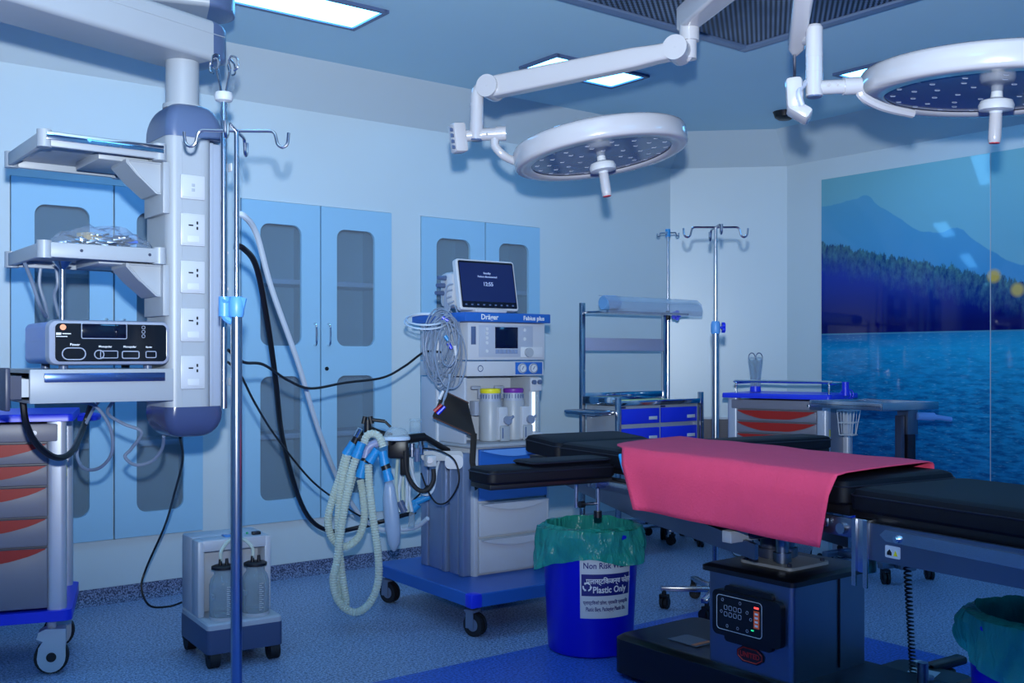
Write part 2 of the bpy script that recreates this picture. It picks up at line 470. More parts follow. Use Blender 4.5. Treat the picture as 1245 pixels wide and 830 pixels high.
# ---------------------------------------------------------------- wall cabinets
ZU = (1.267, 1.926); ZD = (.43, 1.10)
CAB_LABEL = ['blue glass-doored wall cabinet at the far left, behind the pendant shelves', 'blue glass-doored wall cabinet between the drip pole and the anaesthesia machine', 'blue glass-doored wall cabinet directly behind the anaesthesia machine monitor']
WINP = [((41, 108), (165, 222)), ((315, 365), (408, 454)), ((529, 570), (605, 641))]
SHELFZ = [1.62, .77]
for ci, (a0, am, a1) in enumerate(CABA):
    ac = (a0 + a1) / 2
    t = thing('wall_cabinet', CAB_LABEL[ci], 'cabinet', R(ac, B1, ZL), ANG, 'glass-doored cabinets built into the left wall')
    hw = (a1 - a0) / 2; H = ZH - ZL
    mb = MB()
    mb.bx(-hw + .004, hw - .004, .30, .31, .004, H - .004); mb.bx(-hw + .003, -hw + .018, .004, .30, .004, H - .004); mb.bx(hw - .018, hw - .003, .004, .30, .004, H - .004)
    mb.bx(-hw + .018, hw - .018, .004, .30, .004, .02); mb.bx(-hw + .018, hw - .018, .004, .30, H - .02, H - .004)
    mb.bx(am - ac - .01, am - ac + .01, .02, .30, .02, H - .02)
    obj('carcass', mb, CABIN, t)
    for sz in SHELFZ:
        for (u0, u1) in ((-hw + .02, am - ac - .012), (am - ac + .012, hw - .02)):
            mb = MB(); mb.bx(u0, u1, .03, .295, sz - ZL - .014, sz - ZL + .014, .003); obj('shelf', mb, LABEL, t)
    for di in range(2):
        x0, x1 = ((a0, am), (am, a1))[di]; x0 -= ac; x1 -= ac
        x0 += .003 * (di + 1) ; x1 -= .003
        w0, w1 = (a_left(p) - ac for p in WINP[ci][di])
        hs = []
        for zz in (ZU, ZD): hs.append(rrect(w0, w1, zz[0] - ZL, zz[1] - ZL, .05))
        mb = MB(); mb.holed([(x0, .004), (x1, .004), (x1, H - .004), (x0, H - .004)], hs, -.016, .003)
        d = obj('door', mb, DOORBLUE, t)
        for h in hs:
            mb = MB(); mb.loft([[(u, .0045, v) for u, v in h], [(u, .0075, v) for u, v in h]])
            obj('window_pane', mb, GLASS, d)
        hx = (x1 - .035) if di == 0 else (x0 + .04)
        zc = 1.33 - ZL
        mb = MB(); mb.tube([(hx, -.014, zc - .06), (hx, -.04, zc - .055), (hx, -.045, zc), (hx, -.04, zc + .055), (hx, -.014, zc + .06)], .006)
        obj('handle', mb, CHROME, d)
        if di == 1:
            mb = MB(); mb.cyl((hx - .008, -.016, 1.14 - ZL), (hx - .008, -.022, 1.14 - ZL), .011); obj('lock', mb, BLACK, d)

# ---------------------------------------------------------------- lake mural on the right wall
def mural_material():
    m = mat('lake_mural', (60, 120, 180), .06, spec=.35); g = G(m); b = m.node_tree.nodes['Principled BSDF']
    x, y, z = g.sep()
    def curve(pts):
        n = g.nt.nodes.new('ShaderNodeFloatCurve'); c = n.mapping.curves[0]
        c.points[0].location = pts[0]; c.points[1].location = pts[-1]
        for p in pts[1:-1]: c.points.new(*p)
        n.mapping.update(); g.put(n.inputs['Value'], g.m('DIVIDE', x, 3.0)); return n.outputs[0]
    # ridge heights are given as (z - 1.5) so that they stay in the 0..1 of the curve
    mtn = curve([(0, .745), (.05, .75), (.095, .765), (.113, .785), (.14, .72), (.2, .60), (.266, .49), (.295, .485), (.319, .505), (.36, .43), (.41, .32), (.463, .244), (.7, .15), (1, .2)])
    zm = g.m('ADD', g.m('ADD', mtn, 1.5), g.m('MULTIPLY', g.m('SUBTRACT', g.noise(g.vec(x, 0, 0), 7, 5), .5), .05))
    zf = g.m('ADD', g.m('MULTIPLY', x, -.255), 2.0)
    tree = g.m('MULTIPLY', g.m('SUBTRACT', g.noise(g.vec(g.m('MULTIPLY', x, 1), 0, g.m('MULTIPLY', z, .30)), 34, 4, .75), .5), .17)
    tree2 = g.m('MULTIPLY', g.m('SUBTRACT', g.noise(g.vec(x, 0, 0), 9, 2), .5), .10)
    zf = g.m('ADD', zf, g.m('ADD', tree, tree2))
    sky = g.mix(g.step(x, 0, 2.2), lin((112, 176, 190)), lin((150, 206, 214)))
    sky = g.mix(g.step(z, 1.9, 2.5), lin((116, 180, 202)), sky)
    haze = g.mix(g.step(z, 1.7, 2.25), lin((72, 150, 200)), lin((92, 162, 196)))
    c = g.mix(g.step(g.m('SUBTRACT', zm, z), -.004, .004), sky, haze)
    fn = g.noise(g.vec(x, 0, g.m('MULTIPLY', z, .5)), 30, 4, .65)
    depth = g.m('SUBTRACT', zf, z)
    tip = g.mix(g.step(fn, .35, .65), lin((16, 58, 110)), lin((78, 132, 140)))
    deep = g.mix(g.step(z, 1.42, 1.75), lin((5, 12, 92)), lin((16, 50, 158)))
    fcol = g.mix(g.step(depth, .02, .22), tip, deep)
    c = g.mix(g.step(depth, -.006, .008), c, fcol)
    wave = g.noise(g.vec(g.m('MULTIPLY', x, .35), 0, g.m('MULTIPLY', z, 1.6)), 26, 4, .6)
    wave2 = g.noise(g.vec(g.m('MULTIPLY', x, .3), 0, g.m('MULTIPLY', z, 2.0)), 70, 3, .6)
    wcol = g.mix(g.step(z, .35, 1.36), lin((6, 78, 160)), lin((16, 150, 204)))
    wcol = g.mix(g.step(z, 1.26, 1.37), wcol, lin((14, 78, 146)))
    wcol = g.mix(g.step(x, .2, 1.9), wcol, g.mix(.5, wcol, lin((60, 200, 236))))
    wv = g.m('MULTIPLY', g.step(wave, .42, .62), g.step(z, 1.37, .9))
    wcol = g.mix(g.m('MULTIPLY', wv, .72), wcol, lin((10, 60, 120)))
    wcol = g.mix(g.m('MULTIPLY', g.step(wave2, .58, .72), .5), wcol, lin((120, 200, 226)))
    c = g.mix(g.step(z, 1.362, 1.356), c, wcol)
    shore = g.m('MULTIPLY', g.step(g.m('ABSOLUTE', g.m('SUBTRACT', z, 1.362)), .006, .003), .6)
    c = g.mix(shore, c, lin((90, 170, 200)))
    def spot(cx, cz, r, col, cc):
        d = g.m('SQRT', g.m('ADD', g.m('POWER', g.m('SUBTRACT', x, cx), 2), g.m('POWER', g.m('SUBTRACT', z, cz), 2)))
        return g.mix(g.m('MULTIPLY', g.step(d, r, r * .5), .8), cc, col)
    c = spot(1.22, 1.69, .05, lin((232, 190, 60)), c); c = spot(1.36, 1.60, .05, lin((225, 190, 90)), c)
    g.put(b.inputs['Base Color'], c)
    return m
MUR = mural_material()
t = thing('wall_mural', 'glossy glass wall mural of a blue lake, forest and misty mountains', 'mural', R(A1, 4.357, 0), ANG - PI / 2)
x0 = 0.0
for x1 in (1.198, 2.398):
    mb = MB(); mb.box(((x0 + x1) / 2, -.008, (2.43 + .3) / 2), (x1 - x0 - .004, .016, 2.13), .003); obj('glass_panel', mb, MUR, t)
    x0 = x1
mb = MB()
for u in (.03, 1.16, 1.23, 2.36):
    for z in (.4, 1.2, 2.3): pass
mb.bx(1.196, 1.20, -.017, 0, .3, 2.43)
obj('joint_strip', mb, LABEL, t)

# ---------------------------------------------------------------- small shared builders
def caster(mb, x, y, z0, r, wd, turn=0.0, top=None, body=True):
    """one swivel caster: wheel on the floor at z0, fork up to top"""
    q = Matrix.Rotation(turn, 4, 'Z'); top = z0 + 2 * r + .03 if top is None else top
    def W(v): return Vector((x, y, 0)) + q @ Vector(v)
    for s in (-1, 1):
        mb.mi = 1
        mb.cyl(W((0, s * wd * .5, z0 + r)), W((0, s * wd * .12, z0 + r)), r, seg=24)
        mb.mi = 0
        mb.cyl(W((0, s * wd * .52, z0 + r)), W((0, s * wd * .44, z0 + r)), r * .55, seg=20)
    mb.mi = 0
    if body:
        mb.prism([(-r * .45, z0 + r * .9), (r * .35, z0 + r * .8), (r * 1.0, z0 + 2 * r + .008), (r * .9, z0 + 2 * r + .016), (-r * .2, z0 + 2 * r + .02), (-r * .6, z0 + 2 * r + .005)], 'y', -wd * .1, wd * .1) if False else None
    for s in (-1, 1):
        c = W((r * .25, s * wd * .62, z0 + r * 1.45))
        mb.box(c, (r * .8, .004, r * 1.5), 0, q)
    mb.box(W((r * .3, 0, z0 + 2 * r + .008)), (r * 1.1, wd * 1.3, .012), .003, q)
    mb.cyl(W((r * .35, 0, z0 + 2 * r + .01)), W((r * .35, 0, top)), .011, seg=12)
def hook_pts(base, d, L):
    d = Vector((d[0], d[1], 0)).normalized(); b = Vector(base); up = Vector((0, 0, 1))
    f = L / .155
    seq = [(0, 0), (.06, .0), (.096, 0), (.108, -.006), (.113, -.02), (.118, -.038), (.131, -.046), (.144, -.038), (.148, -.02), (.149, -.004)]
    return [b + d * (u * f) + up * (v * f) for u, v in seq]

# ---------------------------------------------------------------- ceiling pendant with shelves (left)
PC = R(0, 0); px_, py_ = -1.145, 3.6
t = pend = thing('equipment_pendant', 'pale grey ceiling pendant column with sockets, shelves and slate-blue end caps at the left', 'ceiling pendant', (px_, py_, 0), ANG)
mb = MB()
mb.loft([rloop(-.015, 0, .078, .118, .035, z) for z in (1.02, 1.955)])
mb.bx(-.015 - .03, .02, -.1195, -.117, 1.02, 1.955)
obj('column', mb, PEND, t)
mb = MB(); mb.bx(.060, .108, -.085, .10, 1.0, 1.94, .006); mb.bx(.062, .075, -.093, -.085, 1.0, 1.94, .002); obj('side_channel', mb, mat('channel_grey', (150, 162, 182), .4), t)
def capz(z0, z1, hx, hy, up, flare):
    L = []
    for i in range(9):
        a = i / 8 * PI / 2
        L.append(rloop(-.015 + .02, 0, (hx - flare) + flare * math.cos(a), (hy - flare) + flare * math.cos(a), .035 + .0 * i, z0 + (z1 - z0) * math.sin(a)))
    return L
mb = MB(); mb.loft([rloop(.005, 0, .10, .122, .04, 1.945)] + capz(1.96, 2.065, .10, .122, 1, .052)); obj('top_cap', mb, SLATE, t)
mb = MB(); mb.loft([rloop(.005, 0, .10, .122, .04, 1.035)] + capz(1.01, .93, .10, .122, 1, .06)); obj('bottom_cap', mb, mat('bottom_slate', (60, 72, 110), .2, var=.03), t)
mb = MB(); mb.cyl((0, 0, 2.05), (0, 0, 2.235), .056, seg=32); mb.cyl((0, 0, 2.06), (0, 0, 2.075), .066, seg=32); obj('drop_tube', mb, PEND, t)
# sockets
for i, (yt, yb, sw) in enumerate([(211, 241, 0), (258, 298, 1), (316, 356, 1), (374, 415, 1), (432, 473, 1)]):
    z0 = EYE - (yb - HY) / FPX * 3.47; z1 = EYE - (yt - HY) / FPX * 3.47
    mb = MB(); mb.bx(-.052, .032, -.127, -.1185, z0, z1, .004); mb.bx(-.047, .027, -.129, -.126, z0 + .006, z1 - .006, .002)
    zc = (z0 + z1) / 2
    s = obj('socket_plate', mb, WHITE, t)
    if sw:
        mb = MB(); mb.bx(-.03, .010, -.1315, -.1285, z0 + .012, z0 + .034, .001); obj('rocker_switch', mb, LABEL, s)
        mb = MB(); zz = zc + .014
        mb.box((-.018, -.1292, zz), (.016, .001, .005)); mb.box((.004, -.1292, zz + .009), (.006, .001, .010)); mb.box((.004, -.1292, zz - .009), (.006, .001, .010)); obj('socket_hole', mb, BLACK, s)
    else:
        mb = MB(); mb.box((-.01, -.1294, zc + .006), (.012, .002, .010), .001); mb.box((-.01, -.1294, zc - .01), (.012, .002, .010), .001); obj('data_port', mb, PEND, s)
# lower arm
TH = math.atan2(.826, .563) - ANG
q = Matrix.Rotation(math.atan2(.826, .563) - ANG, 4, 'Z')
mb = MB(); c = q @ Vector((-.66, 0, 0))
sec = rrect(-.115, .115, 2.225, 2.365, .02)
def armloop(s): return [tuple(q @ Vector((s, y, z))) for y, z in sec]
mb.loft([armloop(-1.22), armloop(.04)]); mb.box(tuple(q @ Vector((-.56, -.116, 2.315))), (1.30, .002, .002), 0, q)
mb.cyl(q @ Vector((-.55, -.117, 2.33)), q @ Vector((-.55, -.113, 2.33)), .010)
obj('lower_arm', mb, PEND, t)
mb = MB(); loops = [armloop(.04)]
for i in range(1, 9):
    a = i / 8 * PI / 2; k = math.cos(a * .92)
    loops.append([tuple(q @ Vector((.04 + .11 * math.sin(a), y * k, 2.295 + (z - 2.295) * (.55 + .45 * k)))) for y, z in sec])
mb.loft(loops); obj('arm_end_cap', mb, SLATE, t)
mb = MB(); e = q @ Vector((-1.25, 0, 0)); mb.cyl((e.x, e.y, 2.19), (e.x, e.y, 2.52), .135, seg=32)
obj('elbow', mb, SLATE, t)
# upper arm, from the elbow up to the ceiling side
u = P(262, 12, 3.95); lu = XF[t.name].inverted() @ Vector((u.x, u.y, 0)); le = Vector((e.x, e.y, 0))
dv = Vector((.938, .347, 0)); dl = (Matrix.Rotation(-ANG, 4, 'Z') @ dv).normalized(); qa = Matrix.Rotation(math.atan2(dl.y, dl.x), 4, 'Z')
end = lu - dl * .0
def uloop(s, k=1): return [tuple(Vector((end.x, end.y, 0)) + qa @ Vector((s, y * k, z))) for y, z in rrect(-.12, .12, 2.50, 2.64, .02)]
mb = MB(); mb.loft([uloop(-1.15), uloop(-.03)]); obj('upper_arm', mb, PEND, t)
mb = MB(); L = []
for i in range(9):
    a = i / 8 * PI / 2; L.append(uloop(-.03 + .10 * math.sin(a), max(.15, math.cos(a))))
mb.loft(L); mb.cyl((end.x - dl.x * .05, end.y - dl.y * .05, 2.62), (end.x - dl.x * .05, end.y - dl.y * .05, CH), .085, seg=28); obj('ceiling_joint', mb, SLATE, t)
# shelves
def shelf(z, th, extra=None):
    mb = MB()
    x0, x1, y0, y1 = -.50, -.118, -.165, .30
    mb.bx(x0 + .01, x1 - .01, y0 + .01, y1 - .01, z - .012, z, .003)
    for (a, b, c, d) in ((x0, x1, y0, y0 + .018), (x0, x1, y1 - .018, y1)): mb.bx(a, b, c, d, z - th, z + .012, .004)
    for (a, b) in ((x0, x0 + .018), (x1 - .018, x1)): mb.bx(a, b, y0 + .01, y1 - .01, z - th + .001, z + .011, .004)
    for cx in (x0 + .014, x1 - .014):
        for cy in (y0 + .014, y1 - .014): mb.cyl((cx, cy, z - th - .003), (cx, cy, z + .016), .022, seg=16)
    mb.bx(x0 + .20, x1 - .02, y0 + .10, y1 - .10, z - th * 1.1, z - .01, .004)
    s = obj('shelf', mb, PEND, t)
    for xx in (x0 + .12, x1 - .05):
        mb = MB(); mb.cyl((xx, y0 - .002, z - .01), (xx, y0 + .002, z - .01), .005, seg=10); obj('bolt', mb, DSLATE, s)
    mb = MB()
    zt = z - th
    mb.prism([(-.225, zt), (-.092, zt), (-.092, zt - .105), (-.125, zt - .105), (-.185, zt - .055), (-.225, zt - .012)], 'y', -.105, .05)
    mb.bx(-.112, -.090, -.13, .06, zt - .17, zt, .002)
    for (a, b) in (((-.215, zt - .004), (-.098, zt - .004)), ((-.215, zt - .012), (-.178, zt - .056)), ((-.178, zt - .056), (-.125, zt - .104)), ((-.125, zt - .104), (-.098, zt - .104)), ((-.098, zt - .004), (-.098, zt - .16))):
        mb.cyl((a[0], -.106, a[1]), (b[0], -.106, b[1]), .0035, seg=8)
    b = obj('bracket', mb, PEND, t)
    return s
s1 = shelf(1.885, .035)
mb = MB(); mb.bx(-.485, -.125, -.176, -.167, 1.868, 1.893, .002); mb.cyl((-.36, -.180, 1.88), (-.36, -.167, 1.88), .006); obj('front_rail', mb, CHROME, s1)
s2 = shelf(1.545, .035)
# drawer shelf
mb = MB()
DZ = 1.165
mb.bx(-.53, -.09, -.165, -.150, DZ - .105, DZ, .002); mb.bx(-.53, -.09, .285, .30, DZ - .105, DZ, .002)
mb.bx(-.53, -.09, -.15, .285, DZ - .012, DZ - .001); mb.bx(-.105, -.09, -.15, .285, DZ - .105, DZ - .012)
mb.bx(-.53, -.105, -.15, .285, DZ - .104, DZ - .095)
dr = obj('drawer_housing', mb, PEND, t)
mb = MB(); mb.bx(-.49, -.12, -.174, -.1655, DZ - .040, DZ - .012, .002); obj('front_rail', mb, mat('rail_steel', (96, 120, 170), .2, .9), dr)
mb = MB(); mb.bx(-.60, -.585, -.17, .29, DZ - .125, DZ + .005, .004); mb.bx(-.585, -.55, -.15, .27, DZ - .09, DZ - .02); d = obj('drawer', mb, mat('drawer_front_slate', (58, 62, 84), .4), t)
mb = MB(); mb.bx(-.58, -.15, -.13, .26, DZ - .085, DZ - .08); mb.bx(-.58, -.15, -.135, -.128, DZ - .085, DZ - .03); mb.bx(-.58, -.15, .258, .265, DZ - .085, DZ - .03); obj('drawer_tray', mb, LABEL, d)
# vertical rod between the shelves
mb = MB(); mb.cyl((-.40, -.02, 1.17), (-.40, -.02, 1.51), .009); mb.cyl((-.40, -.02, 1.485), (-.40, -.02, 1.51), .009, .03); obj('support_rod', mb, STEEL, t)

# pendant IV pole with basket hooks, clamped to the column: part of it
mb = MB(); ip = XF[t.name].inverted() @ P(272, 300, 3.5)
ipx, ipy = ip.x, ip.y
mb.cyl((ipx, ipy, 1.03), (ipx, ipy, 2.08), .0115); r = obj('drip_pole', mb, STEEL, t)
mb = MB()
mb.lathe([(.012, 2.062), (.028, 2.068), (.032, 2.08), (.028, 2.095), (.012, 2.10)], Matrix.Translation((ipx, ipy, 0)), 20)
obj('hook_collar', mb, LABEL, r)
for k in range(4):
    a = k * PI / 2 + .5
    pts = []
    for (rr, zz) in ((.010, 2.09), (.018, 2.13), (.028, 2.17), (.022, 2.195), (.03, 2.215), (.055, 2.205), (.058, 2.175), (.043, 2.165)):
        pts.append((ipx + rr * math.cos(a), ipy + rr * math.sin(a), zz))
    mb = MB(); mb.tube(pts, .0035, seg=6); obj('hook', mb, STEEL, r)
for zz in (1.845, 1.12):
    mb = MB(); mb.bx(.10, ipx + .02, ipy - .014, ipy + .014, zz - .014, zz + .014, .004); obj('pole_clamp', mb, LABEL, t)
for zz in (1.58, 1.45):
    mb = MB(); mb.cyl((.10, .05, zz), (.185, .05, zz), .008); mb.cyl((.13, .05, zz), (.165, .05, zz), .013); obj('gas_outlet', mb, LABEL, t)

# foil pack in clear bag on the middle shelf
def shelf_pt(x, y, z): return XF[pend.name] @ Vector((x, y, z))
c = shelf_pt(-.275, -.02, 1.546)
t = thing('instrument_pack', 'crumpled clear bag of shiny instruments lying on the middle pendant shelf', 'instrument pack', c, ANG + .1)
mb = MB()
for k in range(90):
    x = random.uniform(-.10, .10); y = random.uniform(-.07, .05); z = .008 + random.uniform(0, .048)
    a = random.uniform(-.4, .4)
    mb.mi = random.choice([0, 1, 1]); mb.box((x, y, z), (random.uniform(.02, .06), random.uniform(.006, .012), .007), .001, Matrix.Rotation(a, 4, 'Z') @ Matrix.Rotation(random.uniform(-.3, .3), 4, 'Y'))
obj('instruments', mb, [CHROME, BSTEEL], t)
mb = MB(); mb.box((-.05, -.02, .046), (.06, .05, .026), .002, Matrix.Rotation(.3, 4, 'Z')); obj('paper_tag', mb, mat('tan_card', (190, 160, 120), .6), t)
mb = MB(); mb.box((.085, .01, .042), (.06, .07, .010), .003, Matrix.Rotation(-.15, 4, 'Z')); obj('blue_wrap', mb, mat('blue_film', (20, 100, 210), .25), t)
def crumple(sx, sy, sz, n=14, seed=3, amp=.012):
    rnd = random.Random(seed); b = MB(); L = []
    for i in range(n + 1):
        v = i / n; row = []
        for j in range(20):
            a = 2 * PI * j / 20
            k = math.sin(PI * (0.06 + .9 * v)) ** .5
            row.append((-sx + 2 * sx * v + rnd.uniform(-amp, amp) * .4, sy * k * math.cos(a) + rnd.uniform(-amp, amp), sz * k * (1 + math.sin(a)) * .5 + (rnd.uniform(-amp, amp) if math.sin(a) > 0 else 0) * k))
        L.append(row)
    for row in L:
        for j, p in enumerate(row): row[j] = (p[0], p[1], max(.002, p[2]))
    b.loft(L); return b
obj('clear_bag', crumple(.16, .085, .085, seed=5), BAG, t, ang=20)

# electrosurgical unit on the drawer shelf
c = shelf_pt(-.285, -.0, DZ + .012)
t = thing('electrosurgical_unit', 'blue-sided electrosurgical generator with black front and socket row on the pendant drawer shelf', 'medical device', c, ANG - .04)
hx, y0, y1, H = .187, -.165, .20, .142
mb = MB()
def front(z): return y0
L = []
for k, (ins, yy) in enumerate([(.03, y0 - .008), (.014, y0 - .013), (.004, y0 - .006), (.0, y0 + .01), (.0, y0 + .03)]):
    L.append([(x, yy, z) for x, z in rrect(-hx + ins, hx - ins, ins, H - ins, .026 - ins * .5)])
mb.loft(L); fr = obj('front_bezel', mb, mat('esu_grey', (150, 158, 178), .3), t)
mb = MB(); mb.loft([[(x, y, z) for x, z in rrect(-hx + .004, hx - .004, .004, H - .004, .02)] for y in (y0 + .03, y1)]); mb.bx(-hx + .0025, hx - .0025, y0 + .04, y1, H * .55, H * .56); obj('case', mb, mat('esu_blue', (50, 110, 190), .35), t)
for sx in (-.13, .13):
    for yy in (y0 + .05, y1 - .05):
        mb = MB(); mb.cyl((sx, yy, -.012), (sx, yy, .006), .014); obj('foot', mb, SLATE, t)
yf = y0 - .0135
mb = MB(); mb.loft([[(x, yf + .003, z) for x, z in rrect(-hx + .02, hx - .016, .012, H - .012, .014)], [(x, yf - .001, z) for x, z in rrect(-hx + .02, hx - .016, .012, H - .012, .014)]]); fp = obj('control_face', mb, mat('esu_black', (8, 8, 14), .2), t)
def ring(b, cx, cz, rx, rz, th=.0015, yy=None, rad=None):
    yy = yf - .0015 if yy is None else yy
    b.tube([(x, yy, z) for x, z in rrect(cx - rx, cx + rx, cz - rz, cz + rz, min(rx, rz) * .98 if rad is None else rad, 5)], th, seg=6, sub=1, closed=True)
mb = MB(); mb.bx(-.09, .045, yf - .0022, yf, .085, .130, .001); obj('display', mb, SCREEN, fp)
mb = MB(); ring(mb, -.0225, .1075, .068, .0235, rad=.004)
ring(mb, -.113, .036, .034, .018, .002); ring(mb, -.038, .034, .014, .013, .0018); ring(mb, .01 - .018, .034, .026, .011, .0015, rad=.003)
ring(mb, .058, .033, .026, .011, .0018, rad=.005); ring(mb, .122, .034, .016, .010, .0015, rad=.004)
for zz in (.121, .107, .093): ring(mb, .098, zz, .005, .005, .0009)
obj('port_outline', mb, mat('silver_outline', (170, 178, 196), .3, .3), fp)
mb = MB(); mb.cyl((-.145, yf - .003, .118), (-.145, yf, .118), .009); obj('power_button', mb, mat('orange_button', (230, 150, 110), .4, emit=(240, 130, 80), estr=.3), fp)
text('Power', .011, MARKW, fp, at(-.125, yf - .0016, .061)); text('Monopolar', .009, MARKW, fp, at(-.04, yf - .0016, .056)); text('Monopolar', .009, MARKW, fp, at(.035, yf - .0016, .056)); text('Bipolar', .007, MARKW, fp, at(.105, yf - .0016, .056))
mb = MB(); mb.bx(-.165, -.150, yf - .0016, yf, .094, .101); mb.bx(-.147, -.122, yf - .0016, yf, .0965, .0995); mb.bx(-.165, -.132, yf - .0016, yf, .088, .0905); obj('maker_mark', mb, MARKW, fp)

# ---------------------------------------------------------------- drip stands
def iv_stand(label, loc, rotz, ztop, zclamp, span, thick, thin, clampm=mat('clamp_pale_blue', (84, 148, 215), .4), base=True, hookrot=0.0):
    t = thing('drip_stand', label, 'drip stand', (loc[0], loc[1], 0), rotz, 'drip stands')
    mb = MB(); mb.cyl((0, 0, .09), (0, 0, zclamp), thick); obj('lower_pole', mb, STEEL, t)
    mb = MB(); mb.cyl((0, 0, zclamp), (0, 0, ztop), thin); obj('upper_pole', mb, STEEL, t)
    for k in range(4):
        a = hookrot + k * PI / 2
        mb = MB(); mb.tube(hook_pts((0, 0, ztop - .004), (math.cos(a), math.sin(a)), span), .0048, seg=8, sub=4); obj('hook', mb, STEEL, t)
    mb = MB(); mb.lathe([(thick + .002, -.03), (thick + .006, -.02), (thick + .006, .015), (thick + .001, .03)], Matrix.Translation((0, 0, zclamp)), 20); c = obj('clamp_collar', mb, clampm, t)
    return t, c
def star_base(t, L, legs=5, a0=.3):
    for k in range(legs):
        a = a0 + 2 * PI * k / legs; d = Vector((math.cos(a), math.sin(a), 0))
        q = Matrix.Rotation(a, 4, 'Z')
        mb = MB(); mb.box(d * (L / 2) + Vector((0, 0, .095)), (L, .035, .022), .004, q); l = obj('base_leg', mb, STEEL, t)
        mb = MB(); p = d * (L - .02); caster(mb, p.x, p.y, 0, .028, .034, a + 1.1, top=.09); obj('caster', mb, [BLACK, RUBBER], l)
    mb = MB(); mb.cyl((0, 0, .075), (0, 0, .13), .032); obj('base_hub', mb, STEEL, t)
p = P(287.5, 400, 3.05)
t, c = iv_stand('tall chrome drip stand with a pale blue clamp, nearest the camera, before the pendant', p, 0.05, 1.872, 1.35, .158, .0165, .0075)
star_base(t, .30, a0=.8)
mb = MB(); mb.tube([(-.028, -.012, .02), (-.04, 0, .0), (-.03, 0, -.035), (0, 0, -.04), (.02, 0, .025)], .011, seg=8)
mb.cyl((-.035, 0, -.03), (-.035, 0, .028), .017)
o = obj('clamp_wrap', mb, mat('clamp_pale_blue', (84, 148, 215)), c); o.location = (0, 0, 1.352)
p = P(870, 400, 4.95)
t, c = iv_stand('chrome drip stand with a blue knob standing between the drawer trolley and the red-drawer cart', p, 0.0, 1.828, 1.345, .160, .0165, .0075)
star_base(t, .26, a0=.02 + PI * .97)
mb = MB(); mb.cyl((.02, 0, 1.345), (.035, 0, 1.345), .006)
for k in range(5):
    a = 2 * PI * k / 5; mb.cyl((.03, .010 * math.cos(a), 1.345 + .016 * math.sin(a)), (.045, .010 * math.cos(a), 1.345 + .016 * math.sin(a)), .010, seg=12)
obj('clamp_knob', mb, BLUEP, c)
p = P(812, 400, 6.85)
t, c = iv_stand('slim drip stand with small angled hooks behind the stainless rack trolley, nearest the corner', p, 1.25, 2.03, 1.48, .075, .011, .008, BLACK)
star_base(t, .22, a0=.9)
mb = MB(); mb.cyl((0, 0, 2.0), (0, 0, 2.05), .017); obj('hook_collar', mb, CYAN, t)
mb = MB(); q = Vector((math.sin(1.25), math.cos(1.25), 0)); q = Matrix.Rotation(-1.25, 4, 'Z') @ Vector((1, 0, 0))
for k in range(5):
    a = 2 * PI * k / 5; v = q * .05 + Matrix.Rotation(-1.25, 4, 'Z') @ Vector((0, -.02, 0)); mb.cyl(v + Vector((0, 0, 1.48 + .02 * math.sin(a))) + q * .018 * math.cos(a), v + Vector((0, 0, 1.48 + .02 * math.sin(a))) + q * .018 * math.cos(a) - Matrix.Rotation(-1.25, 4, 'Z') @ Vector((0, .02, 0)), .014, seg=12)
mb.cyl(q * .01 + Vector((0, 0, 1.48)), q * .05 + Vector((0, 0, 1.48)), .006)
obj('clamp_knob', mb, BLUEP, c)

